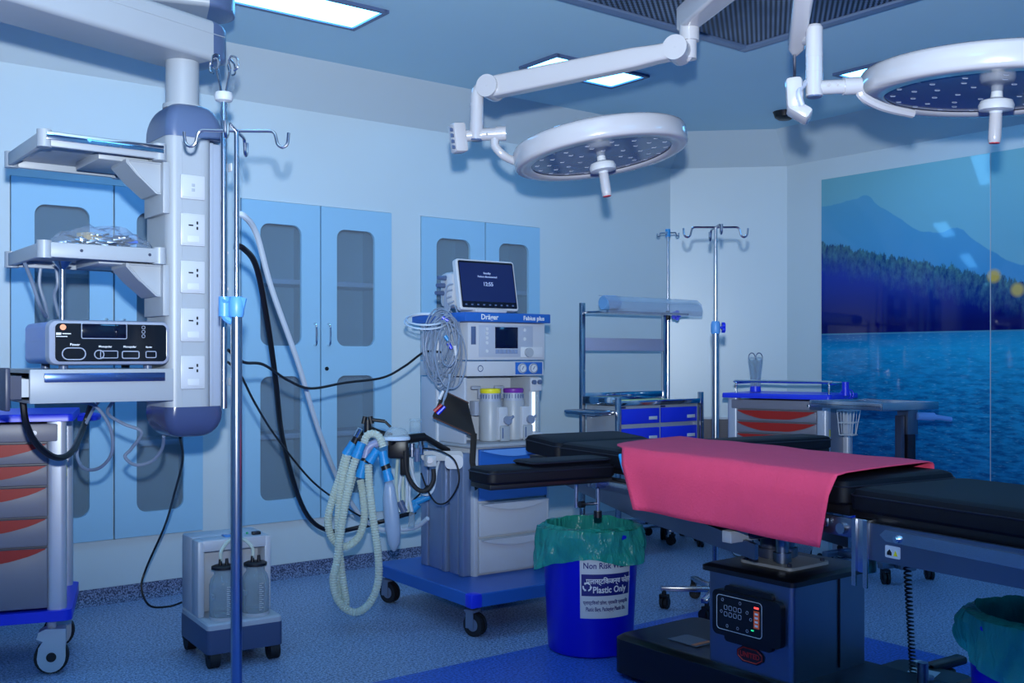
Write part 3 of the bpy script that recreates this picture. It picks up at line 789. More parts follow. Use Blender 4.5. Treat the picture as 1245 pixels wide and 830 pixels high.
# ---------------------------------------------------------------- grey drawer trolleys with red pulls
def cart(label, loc, rotz, wd, dp, H=.99, nd=6, hs=(.075, .083, .083, .118, .113, .235)):
    """origin: front right corner of the body on the floor; x to the left is negative"""
    t = thing('drawer_trolley', label, 'medical trolley', (loc[0], loc[1], 0), rotz, 'blue-topped drawer trolleys')
    zb = .255
    mb = MB(); mb.bx(-wd + .03, -.03, .012, dp - .01, zb, H - .04); obj('body', mb, GREYD, t)
    for (x, y) in ((-.025, .025), (-wd + .025, .025), (-.025, dp - .025), (-wd + .025, dp - .025)):
        mb = MB(); mb.loft([rloop(x, y, .034, .034, .02, z) for z in (zb - .01, H - .03)]); obj('corner_post', mb, GREYL, t)
    mb = MB(); mb.loft([rloop(-wd / 2, dp / 2 - .005, wd / 2 + .035, dp / 2 + .03, .02, z) for z in (H - .028, H - .006)] + [rloop(-wd / 2, dp / 2 - .005, wd / 2 + .032, dp / 2 + .027, .02, H)]); obj('top_tray', mb, BLUEP, t)
    mb = MB(); mb.loft([rloop(-wd / 2, dp / 2, wd / 2 + .03, dp / 2 + .03, .03, z) for z in (zb - .045, zb - .005)]); obj('bumper_base', mb, BLUEP, t)
    s = (H - .035 - zb) / sum(hs[:nd]); z = H - .035
    for i in range(nd):
        h = hs[i] * s; z0, z1 = z - h + .004, z - .002; z -= h
        mb = MB(); mb.bx(-wd + .055 if i else -wd + .02, -.055 if i else -.02, -.012, .014, z0, z1, .006); d = obj('drawer', mb, GREYD, t)
        if i:
            mb = MB(); n = 16; pts = []
            xl, xr = -wd + .062, -.062
            for k in range(n + 1):
                u = k / n; e = min(1, min(u, 1 - u) / .36); pts.append((xl + (xr - xl) * u, z1 - .004 - .046 * (.35 * min(1, e * 4) + .65 * e * e * (3 - 2 * e))))
            poly = [(xl, z1 - .002)] + pts + [(xr, z1 - .002)]
            mb.prism(poly, 'y', -.018, -.010); obj('pull_strip', mb, REDH, d)
        else:
            mb = MB(); mb.cyl((-.10, -.018, (z0 + z1) / 2), (-.10, -.012, (z0 + z1) / 2), .009); mb.box((-.098, -.019, (z0 + z1) / 2), (.004, .004, .018)); obj('lock', mb, STEEL, d)
    for (x, y) in ((-.045, .05), (-wd + .05, .05), (-.045, dp - .04), (-wd + .05, dp - .04)):
        mb = MB(); mb.cyl((x, y, .16), (x, y, zb - .03), .016)
        zc = .062
        mb.loft([[(x + s_ * .018 - .0, y + u, v) for u, v in [(.05 * math.cos(a) - .006, zc + .055 * math.sin(a)) for a in [i * PI / 8 + PI * .9 for i in range(10)]] + [(.052, .12), (.050, .165), (-.02, .168), (-.045, .15), (-.034, .13), (-.05, .115)]] for s_ in (-1, 1)]) if False else None
        mb.prism([(x + .05 * math.cos(a), zc + .056 * math.sin(a)) for a in [PI + i * PI / 10 for i in range(11)]] + [(x + .05, .168), (x - .02, .172), (x - .045, .16), (x - .052, .135), (x - .03, .125), (x - .045, .10)], 'y', y - .030, y + .030)
        mb.mi = 1; mb.cyl((x, y - .020, zc), (x, y + .020, zc), .062, seg=28); mb.cyl((x, y - .032, zc + .002), (x, y + .032, zc + .002), .018); mb.mi = 0
        obj('caster', mb, [LABEL, RUBBER], t)
    mb = MB(); mb.bx(.0075, .0095, .02, .04, H - .24, H - .20); obj('yellow_tag', mb, YEL, t)
    return t
c = cart('grey blue-topped trolley with red pulls at the left edge, below the pendant', (-1.70, 3.93), math.radians(20), .60, .48)
mb = MB(); mb.tube([(.035, .32, .955), (.10, .32, .955), (.10, .45, .955), (.035, .45, .955)], .014); obj('push_handle', mb, BLUEP, c)
c2 = cart('grey drawer trolley with blue top and red pulls in front of the lake mural', (1.79, 5.9), math.radians(-37), .60, .42, hs=(.062, .070, .070, .118, .12, .26))
# rails on the back cart
mb = MB()
mb.tube([(-.57, .04, .985), (-.57, .04, 1.05), (-.54, .04, 1.062), (-.02, .04, 1.062), (.0, .04, 1.05), (.0, .04, .985)], .007, sub=4)
mb.tube([(-.57, .04, 1.05), (-.57, .36, 1.05), (-.57, .36, .985)], .007, sub=1); mb.tube([(.0, .04, 1.05), (.0, .36, 1.05), (.0, .36, .985)], .007, sub=1)
mb.tube([(-.57, .36, 1.05), (.0, .36, 1.05)], .007, sub=1)
obj('guard_rail', mb, CHROME, c2)
mb = MB()
for i in range(2):
    for j in range(2): mb.tube([(.04 + i * .10, .06 + j * .10, .90), (.05 + i * .07, .07 + j * .07, .76)], .003, sub=1)
for z, s in ((.90, 0), (.83, .008), (.76, .013)):
    mb.tube([(.04 + s, .06 + s, z), (.14 - s, .06 + s, z), (.14 - s, .16 - s, z), (.04 + s, .16 - s, z)], .003, sub=1, closed=True)
for i in range(1, 5): mb.tube([(.04 + .02 * i, .06, .90), (.05 + .016 * i, .07, .76), (.05 + .016 * i, .15, .76), (.04 + .02 * i, .16, .90)], .002, sub=1)
mb.tube([(.02, .11, .88), (.05, .11, .90)], .003, sub=1)
obj('wire_basket', mb, LABEL, c2)
mb = MB()
for k in range(2): mb.tube([(.04 + .03 * math.cos(i * PI / 4), .20 + k * .05, .985 + .03 * math.sin(i * PI / 4)) for i in range(8)], .004, sub=2, closed=True)
mb.cyl((.04, .2, .98), (.04, .2, 1.06), .02); obj('blue_bracket', mb, BLUEP, c2)
# forceps jar
c = XF[c2.name] @ Vector((-.50, .16, .991))
t = thing('forceps_jar', 'tall clear jar holding scissor-handled forceps at the left end of the mural-side trolley', 'jar', c)
mb = MB(); mb.lathe([(.03, 0), (.032, .01), (.03, .10), (.042, .20), (.040, .20), (.027, .10), (.028, .012), (.0, .01)], seg=24, cap=False); obj('jar', mb, CLEAR, t)
mb = MB(); mb.lathe([(.029, 0), (.034, .006), (.031, .04), (.029, .04)], seg=24); obj('jar_base', mb, BLUEP, t)
mb = MB()
for s in (-1, 1):
    mb.tube([(s * .004, 0, .02), (s * .003, 0, .13), (s * .012, 0, .185)], .0035, sub=4)
    mb.tube([(s * .022 + .02 * math.cos(i * PI / 4), 0, .212 + .028 * math.sin(i * PI / 4)) for i in range(8)], .0035, sub=2, closed=True)
obj('forceps', mb, STEEL, t)

# ---------------------------------------------------------------- anaesthesia machine
t = thing('anaesthesia_machine', 'white and blue anaesthesia machine on a blue wheeled base, vaporizers on its shelf', 'anaesthesia machine', (-.174, 4.775, 0), math.radians(35.5))
AM = t
mb = MB(); mb.loft([rloop(.17, .13, .382, .435, .02, z) for z in (.135, .188)] + [rloop(.17, .13, .378, .431, .02, .192)]); pb = obj('base_platform', mb, MBLUE, t)
mb = MB()
mb.box((-.190, -.283, .163), (.06, .055, .062), .010); obj('corner_bumper', mb, BLUEP, pb)
for (x, y) in ((-.16, -.25), (.50, -.25), (-.16, .51), (.50, .51)):
    mb = MB(); caster(mb, x, y, 0, .05, .04, 1.9, top=.14); obj('caster', mb, [mat('fork_grey', (96, 112, 140), .4), RUBBER], t)
mb = MB(); mb.bx(0, .43, .012, .42, .19, .785, .004); mb.bx(-.004, .022, -.004, .40, .19, .785, .006); mb.bx(.418, .434, 0, .40, .19, .785, .004); body = obj('cabinet_body', mb, WHITE, t)
mb = MB()
for (y0, y1, dx) in ((.02, .06, .05), (.075, .15, .042), (.165, .20, .055), (.215, .33, .045), (.34, .40, .05)):
    mb.bx(-dx, -.003, y0, y1, .192, .76, .006)
obj('side_profile', mb, mat('anodised_profile', (130, 148, 180), .35, .5), t)
DRW = [(.20, .365, WHITE), (.37, .53, WHITE), (.535, .655, LBLUE), (.66, .78, MBLUE)]
for (z0, z1, m) in DRW:
    mb = MB(); mb.bx(.024, .416, -.008, .014, z0 + .003, z1 - .003, .003); d = obj('drawer', mb, m, t)
    mb = MB(); n = 14; pts = [(.03 + .38 * k / n, z1 - .010 - .030 * math.sin(PI * k / n)) for k in range(n + 1)]
    mb.prism([(.03, z1 - .005)] + pts + [(.41, z1 - .005)], 'y', -.034, -.009); obj('drawer_pull', mb, WHITE if m is WHITE else LBLUE, d)
mb = MB(); mb.bx(-.035, .435, -.03, .43, .785, .803, .006); obj('work_surface', mb, PEND, t)
mb = MB(); mb.bx(-.03, .415, .21, .43, .803, 1.11, .003); mb.bx(-.035, -.02, .03, .42, .803, 1.11, .004); obj('back_panel', mb, mat('back_panel_grey', (176, 184, 198), .45), t)
mb = MB(); mb.bx(.352, .415, .05, .21, .803, 1.11, .003); fc = obj('flowmeter_column', mb, PEND, t)
mb = MB(); mb.bx(.350, .417, .035, .052, 1.04, 1.105, .003); obj('valve_block', mb, WHITE, fc)
for x in (.366, .400):
    mb = MB(); mb.cyl((x, .035, 1.083), (x, .022, 1.083), .011); obj('knob', mb, SLATE, fc)
mb = MB(); mb.cyl((.372, .042, .845), (.372, .042, 1.035), .008); obj('flow_tube', mb, mat('lit_tube', (235, 242, 250), .1, emit=(220, 235, 255), estr=1.1), fc)
mb = MB(); mb.cyl((.398, .044, .845), (.398, .044, 1.035), .006); obj('flow_tube', mb, CLEAR, fc)
mb = MB(); mb.bx(.352, .412, .01, .05, .806, .84, .008); obj('tube_base', mb, WHITE, fc)
mb = MB(); mb.bx(-.035, .41, .01, .43, 1.115, 1.185, .004); gp = obj('gauge_panel', mb, WHITE, t)
mb = MB(); mb.bx(.24, .398, .006, .011, 1.122, 1.180, .001); obj('gauge_backing', mb, MBLUE, gp)
for x, r in ((.275, .023), (.340, .023)):
    mb = MB(); mb.cyl((x, .008, 1.151), (x, -.004, 1.151), r, seg=28); mb.cyl((x, -.004, 1.151), (x, -.0045, 1.151), r * .8, seg=28); g_ = obj('gauge', mb, LABEL, gp)
    mb = MB(); mb.tube([(x + r * .86 * math.cos(i * PI / 8), -.005, 1.151 + r * .86 * math.sin(i * PI / 8)) for i in range(16)], .0015, sub=1, closed=True, seg=6); mb.box((x, -.0055, 1.153), (.003, .001, .02), 0, Matrix.Rotation(.6, 4, 'Y')); obj('gauge_ring', mb, SLATE, g_)
mb = MB(); mb.tube([(.04 + .014 * math.cos(i * PI / 8), .008, 1.151 + .014 * math.sin(i * PI / 8)) for i in range(16)], .002, sub=1, closed=True, seg=6); obj('port_ring', mb, SLATE, gp)
mb = MB(); mb.bx(-.035, .41, .0, .43, 1.19, 1.365, .006); dp = obj('control_unit', mb, WHITE, t)
mb = MB(); mb.bx(.025, .335, -.003, .002, 1.205, 1.352, .001); cp = obj('control_panel', mb, mat('panel_grey', (160, 170, 188), .45), dp)
mb = MB(); mb.bx(.115, .245, -.005, -.002, 1.245, 1.345, .001); obj('display', mb, mat('lcd_navy', (6, 10, 44), .12), cp)
for i in range(6):
    mb = MB(); mb.bx(.117 + i * .0215, .136 + i * .0215, -.006, -.002, 1.22, 1.24, .001); obj('soft_key', mb, mat('key_blue_grey', (120, 138, 172), .4), cp)
for zz in (1.335, 1.315, 1.293, 1.27, 1.232):
    mb = MB(); mb.cyl((.068, -.006, zz), (.068, -.002, zz), .008, seg=14); obj('button', mb, LABEL, cp)
for (xx, zz) in ((.285, 1.333), (.285, 1.29)):
    mb = MB(); mb.cyl((xx, -.006, zz), (xx, -.002, zz), .008, seg=14); obj('button', mb, LABEL, cp)
mb = MB(); mb.bx(.262, .392, -.0045, .0, 1.203, 1.252, .001); obj('knob_pad', mb, LABEL, dp)
mb = MB(); mb.cyl((.305, -.020, 1.226), (.305, -.003, 1.226), .022, seg=28); obj('rotary_knob', mb, PEND, dp)
mb = MB(); mb.bx(-.018, .008, -.0025, .001, 1.262, 1.345, .001); obj('status_strip', mb, SLATE, dp)
mb = MB(); mb.bx(-.065, .425, -.025, .46, 1.367, 1.410, .004); lg = obj('top_ledge', mb, MBLUE, t)
text('Dräger', .034, MARKW, lg, at(.02, -.0256, 1.378), squash=1.0); text('Fabius plus', .029, MARKW, lg, at(.262, -.0256, 1.379), squash=.98)
mb = MB(); mb.bx(.416, .44, .1, .13, 1.13, 1.16, .003); obj('side_socket', mb, BLACK, t)
# monitor on the ledge
t2 = thing('patient_monitor', 'tilted patient monitor with dark screen and silver rim on top of the anaesthesia machine', 'monitor', XF[AM.name] @ Vector((.105, .02, 1.411)), math.radians(35.5))
tilt = Matrix.Rotation(math.radians(-11), 4, 'X')
mb = MB(); mb.loft([[tuple(tilt @ Vector((x, y, z))) for x, z in rrect(-.165 + i, .165 - i, .012 + i, .255 - i, .015)] for y, i in ((-.002, .004), (.002, 0), (.028, 0), (.04, .012))]); obj('monitor_case', mb, LABEL, t2)
mb = MB(); mb.loft([[tuple(tilt @ Vector((x, y, z))) for x, z in rrect(-.155, .155, .022, .246, .008)] for y in (-.0045, -.001)]); sc = obj('screen', mb, SCREEN, t2)
mb = MB(); mb.loft([[tuple(tilt @ Vector((x, y, z))) for x, z in [(.150, .052), (.150, .236), (-.150, .236), (-.150, .052)]] for y in (-.0052, -.004)]); obj('display_area', mb, mat('standby_screen', (26, 38, 84), .12, emit=(20, 34, 90), estr=.12), sc)
def tt(x, y, z): return tilt @ at(x, y, z)
GLOWT = mat('screen_text', (150, 165, 200), .5, emit=(150, 170, 210), estr=.35)
text('Standby', .013, GLOWT, sc, tt(0, -.006, .185), align='CENTER'); text('Patient disconnected', .013, GLOWT, sc, tt(0, -.006, .168), align='CENTER')
text('12:55', .026, GLOWT, sc, tt(0, -.006, .128), align='CENTER')
mb = MB()
for i in range(9): mb.loft([[tuple(tilt @ Vector((x, y, z))) for x, z in rrect(-.14 + i * .033, -.128 + i * .033, .033, .040, .002, 2)] for y in (-.0056, -.004)])
obj('touch_key', mb, SLATE, sc)['kind'] = 'stuff'
mb = MB(); mb.box((-.06, .155, .11), (.19, .12, .17), .03); mb.box((0, .085, .11), (.2, .06, .12), .01); mb.bx(-.09, .09, -.01, .13, 0, .02, .008); mb.box((.0, .06, .06), (.08, .06, .11), .01); obj('rear_housing', mb, WHITE, t2)
for k in range(3):
    mb = MB(); v = Vector((-.155, .15 + .01 * k, .165 - .035 * k)); mb.cyl(v, v + Vector((-.045, -.005, 0)), .012, .009, seg=14); obj('connector', mb, SLATE, t2)
# vaporizers
def vaporizer(x, capm, lab):
    t = thing('vaporizer', lab, 'vaporizer', XF[AM.name] @ Vector((x, .11, .804)), math.radians(35.5), 'vaporizers on the anaesthesia machine')
    mb = MB(); mb.lathe([(.050, 0), (.054, .004), (.055, .012), (.055, .185), (.052, .192)], seg=36); obj('body', mb, PEND, t)
    mb = MB(); mb.lathe([(.053, .19), (.050, .205), (.046, .232), (.044, .234)], seg=36); d = obj('dial', mb, mat('dial_grey', (150, 160, 180), .4), t)
    mb = MB(); mb.lathe([(.048, .228), (.050, .232), (.050, .246), (.046, .25), (.0, .25)], seg=36); obj('dial_cap', mb, capm, t)
    mb = MB()
    for k in range(22):
        a = 2 * PI * k / 22; mb.box((.051 * math.cos(a), .051 * math.sin(a), .212), (.004, .004, .02), 0, Matrix.Rotation(a, 4, 'Z'))
    obj('dial_grip', mb, SLATE, d)
    mb = MB(); mb.bx(.0, .055, -.072, -.02, .005, .165, .008); f = obj('filler_block', mb, WHITE, t)
    mb = MB(); mb.bx(.005, .06, -.082, -.065, .0, .075, .006); obj('sight_glass', mb, PEND, f)
    mb = MB(); mb.bx(.012, .018, -.0845, -.08, .015, .065, .001); obj('level_slot', mb, SLATE, f)
    mb = MB(); mb.cyl((.045, -.09, .10), (.045, -.07, .10), .020, seg=24); mb.box((.062, -.088, .112), (.03, .010, .012), .003, Matrix.Rotation(-.6, 4, 'Y')); obj('filler_cap', mb, mat('cap_grey', (120, 134, 160), .35), f)
    mb = MB(); mb.bx(-.085, -.03, .03, .05, .245, .262, .006); mb.bx(-.045, -.03, .03, .05, .2, .25, .003); mb.bx(-.075, -.05, .02, .07, .12, .19, .004); obj('lock_lever', mb, mat('dial_grey', (150, 160, 180)), t)
    return t
vaporizer(.165, YEL, 'cylindrical grey vaporizer with a yellow cap on the anaesthesia machine')
vaporizer(.300, PUR, 'cylindrical grey vaporizer with a purple cap on the anaesthesia machine')
# left side arm, absorber and clamps: parts of the machine
mb = MB(); p0 = P(533, 470, 5.0)
mb.cyl(P(533, 385, 4.98), P(533, 560, 4.98), .016); obj('side_post', mb, WHITE, AM, world=True)
mb = MB(); mb.loft([[P(x, y, Y) for x, y in rrect(512, 563, 548, 560, 5)] for Y in (4.74, 4.95)]); ab = obj('absorber_block', mb, PEND, AM, world=True)
mb = MB(); mb.loft([[P(x, y, Y) for x, y in rrect(541, 563, 553, 570, 6)] for Y in (4.70, 4.85)]); obj('canister', mb, WHITE, AM, world=True)
mb = MB(); c = P(523, 560, 4.68); mb.box(c, (.045, .05, .05), .006, Matrix.Rotation(.5, 4, 'Z')); obj('valve_body', mb, LABEL, AM, world=True)
mb = MB(); mb.cyl(P(523, 560, 4.66), P(523, 560, 4.62), .013); obj('valve_knob', mb, SLATE, AM, world=True)
mb = MB()
mb.cyl(P(446, 522, 4.62), P(476, 530, 4.66), .014, seg=12); mb.cyl(P(474, 536, 4.66), P(516, 531, 4.76), .022, .020, seg=14); mb.cyl(P(516, 531, 4.76), P(545, 548, 4.86), .014, seg=12)
mb.box(P(484, 545, 4.68), (.09, .05, .09), .012); mb.box(P(492, 560, 4.7), (.04, .04, .13), .008); obj('support_arm', mb, BLACK, AM, world=True)
mb = MB(); mb.cyl(P(447, 526, 4.6), P(447, 510, 4.6), .016, seg=12)
for dx in (-5, 5): mb.cyl(P(447 + dx, 515, 4.6), P(447 + dx * .6, 506, 4.6), .011, seg=10)
mb.cyl(P(452, 510, 4.6), P(468, 512, 4.6), .008, seg=10); mb.cyl(P(468, 512, 4.6), P(475, 519, 4.6), .006, seg=10); mb.cyl(P(450, 522, 4.62), P(462, 527, 4.62), .016, seg=10); obj('clamp_knob', mb, BLACK, AM, world=True)
for i, (x, y) in enumerate(((501, 546), (507, 552), (512, 543), (469, 532))):
    mb = MB(); mb.cyl(P(x, y - 7, 4.66), P(x, y + 9, 4.66), .013, seg=14); mb.cyl(P(x, y - 2, 4.66), P(x, y + 1, 4.66), .017, seg=14); obj('valve_tube', mb, [STEEL, SLATE, CHROME, CLEAR][i], AM, world=True)
mb = MB(); mb.lathe([(.026, 0), (.026, .045), (.022, .05), (.03, .052), (.026, .06), (.0, .06)], Matrix.Translation(P(505, 525, 4.72)), 20); obj('breathing_port', mb, CLEAR, AM, world=True)

# breathing mask
c = P(482, 529, 4.58)
t = thing('face_mask', 'clear domed breathing mask lying on the black support arm', 'breathing mask', c)
mb = MB(); mb.lathe([(.0, .036), (.02, .034), (.038, .026), (.05, .012), (.055, .0), (.058, -.004), (.055, -.008)], Matrix.Diagonal((1.0, .8, 1, 1)), 28, cap=False); obj('mask_dome', mb, CLEAR, t)
mb = MB(); mb.lathe([(.055, -.004), (.062, -.010), (.06, -.020), (.052, -.022), (.05, -.012)], Matrix.Diagonal((1.0, .8, 1, 1)), 28, cap=False); obj('mask_cushion', mb, mat('cushion', (190, 208, 228), .3), t)

# breathing circuit: corrugated hoses hanging in loops
t = BC = thing('breathing_circuit', 'pale corrugated breathing hoses with blue cuffs hanging in loops left of the anaesthesia machine', 'breathing hose', P(445, 530, 4.6))
HOSE = glassy('hose_clear', (226, 236, 226), .50, .2, .5)
def W2(pts, Y0, Y1=None):
    Y1 = Y0 if Y1 is None else Y1; n = len(pts) - 1
    return [P(x, y, Y0 + (Y1 - Y0) * i / n) for i, (x, y) in enumerate(pts)]
def hose(pts, Y0, Y1, r=.0155):
    mb = MB(); mb.tube(W2(pts, Y0, Y1), r, seg=12, ripple=.0030, rperiod=.0115, sub=8); return obj('hose', mb, HOSE, BC, world=True, ang=25)
hose([(421, 552), (413, 580), (405, 604), (399, 630), (403, 652), (418, 664), (435, 654), (443, 630), (441, 600), (438, 583)], 4.60, 4.66)
hose([(433, 556), (427, 575), (421, 605), (415, 640), (410, 680), (405, 706), (412, 731), (430, 744), (448, 735), (459, 710), (460, 677), (453, 625), (449, 590), (448, 564)], 4.52, 4.56)
hose([(423, 553), (415, 590), (411, 630), (413, 670), (417, 705), (421, 732), (417, 738), (410, 715), (412, 670), (419, 620), (430, 575)], 4.58, 4.60, .0145)
hose([(442, 540), (446, 530), (453, 527), (461, 531), (466, 543)], 4.55, 4.55)
def cuff(a, b, Y, r0=.020, r1=.022, m=CYAN, nm='hose_cuff'):
    mb = MB(); pa, pb_ = P(*a, Y), P(*b, Y); mid = pa.lerp(pb_, .55)
    mb.cyl(pa, mid, r0, seg=18); mb.cyl(mid, pb_, r1, r1 * 1.05, seg=18); return obj(nm, mb, m, BC, world=True)
cuff((430, 538), (421, 553), 4.60); cuff((440, 538), (433, 556), 4.52); cuff((459, 546), (449, 561), 4.55); cuff((465, 548), (468, 566), 4.55); cuff((469, 568), (473, 584), 4.54)
cuff((443, 560), (438, 580), 4.58)
cuff((445, 556), (443, 561), 4.58, .019, .019, BLACK, 'black_ring'); cuff((468, 565), (470, 570), 4.54, .021, .021, BLACK, 'black_ring')
mb = MB(); mb.tube(W2([(444, 557), (447, 545), (454, 540), (460, 538)], 4.58, 4.6), .020, seg=14); obj('elbow_fitting', mb, mat('fitting_grey', (140, 150, 190), .4), BC, world=True)
mb = MB(); mb.cyl(P(430, 540, 4.6), P(438, 524, 4.6), .018, seg=12); mb.cyl(P(441, 540, 4.56), P(437, 526, 4.58), .016, seg=12); obj('y_piece', mb, BLACK, BC, world=True)
mb = MB(); mb.cyl(P(433, 531, 4.56), P(438, 521, 4.56), .013, seg=12); obj('chrome_clip', mb, CHROME, BC, world=True)
# reservoir bag
mb = MB(); L = []
for (x, y, hw) in ((473, 584, .015), (473.5, 592, .024), (474, 605, .030), (476, 625, .034), (478, 645, .033), (479, 660, .026), (479, 668, .012), (479, 670, .003)):
    c = P(x, y, 4.54); L.append([(c.x + hw * math.cos(a), c.y + hw * .7 * math.sin(a), c.z) for a in [2 * PI * i / 20 for i in range(20)]])
mb.loft(L); obj('reservoir_bag', mb, glassy('bag_grey', (150, 172, 200), .12, .35), BC, world=True, ang=80)
# tubes at the machine's left side
t = thing('gas_hose_bundle', 'bundle of clear tubes and a thick black hose looping below the black support arm', 'hose', P(500, 560, 4.75))
GB = t
mb = MB(); mb.tube(W2([(493, 548), (494, 570), (500, 586), (510, 596), (520, 595), (527, 584), (527, 570)], 4.60, 4.64), .0105, seg=10); obj('black_hose', mb, RUBBER, t, world=True)
for k in range(6):
    x = 484 + k * 3.2
    mb = MB(); mb.tube(W2([(x, 552), (x + random.uniform(-2, 2), 575), (x + random.uniform(-3, 3), 600), (x + random.uniform(-2, 4), 622)], 4.78 + .02 * (k % 3), 4.8), .0075, seg=8); obj('clear_tube', mb, [HOSE, WHOSE][k % 2], t, world=True)
mb = MB(); mb.tube(W2([(497, 552), (503, 580), (514, 600), (526, 596), (531, 570), (535, 556)], 4.72, 4.8), .007, seg=8); obj('clear_tube', mb, WHOSE, t, world=True)
mb = MB(); mb.cyl(P(486, 609, 4.8), P(492, 622, 4.8), .018, seg=12); obj('end_fitting', mb, SLATE, t, world=True)
mb = MB(); mb.cyl(P(494, 616, 4.85), P(524, 602, 4.85), .016, seg=12); mb.cyl(P(500, 620, 4.85), P(508, 612, 4.85), .022, seg=12); obj('blue_connector', mb, CYAN, t, world=True)
mb = MB(); mb.cyl(P(501, 622, 4.84), P(500, 640, 4.84), .012, .016, seg=12); obj('drain_fitting', mb, CLEAR, t, world=True)

# monitor leads in a tangle
t = LD = thing('monitor_leads', 'tangled coil of grey monitor leads hanging left of the anaesthesia machine', 'cable', P(540, 400, 4.8))
rnd = random.Random(11)
for k in range(20):
    cx, cy = 541 + rnd.uniform(-7, 7), 420 + rnd.uniform(-10, 14); rx, ry = rnd.uniform(9, 24), rnd.uniform(26, 48); tl = rnd.uniform(-.25, .45); Y0 = 4.78 + rnd.uniform(-.06, .05)
    pts = []
    for i in range(10):
        a = 2 * PI * i / 10 + rnd.uniform(-.12, .12); u, v = rx * math.cos(a), ry * math.sin(a)
        pts.append(P(cx + u * math.cos(tl) - v * math.sin(tl) * .5, cy + v * math.cos(tl) + u * math.sin(tl), Y0 + .05 * math.cos(a + k)))
    mb = MB(); mb.tube(pts, .0036, seg=6, closed=True, sub=5); obj('lead', mb, CABLE, t, world=True)
for k, (x, y) in enumerate(((551, 345), (550, 352), (549, 360), (552, 366))):
    mb = MB(); mb.tube(W2([(x, y), (x - 8, y + 4), (541 + k * 2, 372 + k), (545 - k * 2, 395), (540 + k * 4, 430), (545 - k * 3, 470)], 4.82, 4.78), .004, seg=6); obj('lead', mb, CABLE, t, world=True)
for rx, ry, cy in ((26, 9, 391), (24, 7, 388)):
    mb = MB(); mb.tube([P(518 + rx * math.cos(a), cy + ry * math.sin(a), 4.8 - .12 * math.sin(a)) for a in [2 * PI * i / 14 for i in range(14)]], .0045, seg=6, closed=True); obj('lead', mb, WHOSE, t, world=True)
for (x0, y0, x1, y1, m) in ((553, 420, 555, 436, LABEL), (541, 408, 545, 414, CYAN), (545, 417, 549, 424, BLUEP), (538, 386, 545, 390, BLUEP), (528, 500, 537, 492, REDH), (532, 503, 541, 494, BLUEP), (534, 485, 539, 475, LABEL)):
    mb = MB(); mb.cyl(P(x0, y0, 4.60 if y0 > 470 else 4.72), P(x1, y1, 4.60 if y0 > 470 else 4.72), .009, .007, seg=10); obj('lead_plug', mb, m, t, world=True)
for k in range(3):
    mb = MB(); mb.tube(W2([(546 + k, 455), (545, 470), (542 - k, 482), (537 + k, 492)], 4.68, 4.61), .0035, seg=6); obj('lead', mb, CABLE, t, world=True)

# blood pressure cuff hanging on the machine
t = thing('blood_pressure_cuff', 'black blood pressure cuff with brown edging hung on the machine below the leads', 'blood pressure cuff', P(552, 500, 4.62))
A_, B_, C_, D_ = P(540, 476, 4.66), P(569, 490, 4.60), P(579, 530, 4.56), P(527, 507, 4.64)
def quad(mb, a, b, c, d, th, n=8, bulge=.02):
    L0 = []; nrm = (b - a).cross(d - a).normalized()
    rows = []
    for j in range(n + 1):
        v = j / n; row = []
        for i in range(n + 1):
            u = i / n; p = (a.lerp(b, u)).lerp(d.lerp(c, u), v) + nrm * bulge * math.sin(PI * u) * math.sin(PI * v); row.append(p)
        rows.append(row)
    top = [q for r in rows for q in r]; bot = [q - nrm * th for q in top]; N = n + 1; F = []
    for j in range(n):
        for i in range(n):
            k = j * N + i; F.append((k, k + 1, k + N + 1, k + N)); k += N * N; F.append((k, k + N, k + N + 1, k + 1))
    def side(ids):
        for p, q in zip(ids, ids[1:]): F.append((p, q, q + N * N, p + N * N))
    side(list(range(N))); side([N * N - 1 - i for i in range(N)]); side([N - 1 + i * N for i in range(N)]); side([(N - 1 - i) * N for i in range(N)])
    mb.add(top + bot, F)
mb = MB(); quad(mb, A_, B_, C_, D_, .012); obj('cuff_panel', mb, mat('cuff_cloth', (10, 8, 10), .8), t, world=True)
EDG = mat('cuff_edge', (84, 56, 50), .7)
mb = MB(); mb.tube([A_, A_.lerp(B_, .5), B_], .006, seg=6); mb.tube([D_, D_.lerp(C_, .5), C_], .006, seg=6); obj('edge_binding', mb, EDG, t, world=True)
mb = MB(); q0 = [P(573, 525, 4.565), P(580, 527, 4.56), P(578, 562, 4.54), P(571, 560, 4.545)]; quad(mb, *q0, .008, bulge=.004); q1 = [P(571, 560, 4.545), P(578, 562, 4.54), P(584, 592, 4.53), P(578, 596, 4.53)]; quad(mb, *q1, .008, bulge=.004); obj('cuff_tail', mb, mat('cuff_cloth', (10, 8, 10)), t, world=True)

# ---------------------------------------------------------------- long hoses and cables
def cable(name, label, pts, r, m, cat='cable', seg=8):
    mb = MB(); w_ = [P(x, y, Y) for x, y, Y in pts]; c = w_[0].copy()
    mb.tube([p - c for p in w_], r, seg=seg, sub=8)
    return place(obj(name, mb, m), c, 0, label, cat)
cable('gas_hose', 'thick white gas hose running from the pendant down towards the anaesthesia machine', [(284, 261, 3.60), (296, 262, 3.62), (312, 285, 3.75), (330, 350, 3.95), (362, 440, 4.25), (390, 530, 4.6), (420, 600, 4.95), (455, 640, 5.1), (500, 642, 5.05), (520, 630, 4.98)], .011, WHOSE, 'hose')
cable('gas_hose', 'thick black gas hose hanging from the pendant beside the white one', [(284, 299, 3.60), (296, 302, 3.62), (312, 325, 3.75), (325, 390, 3.9), (335, 460, 4.1), (345, 540, 4.4), (370, 620, 4.8), (400, 645, 5.0), (440, 640, 5.1), (505, 622, 5.0)], .011, BLACK, 'hose')
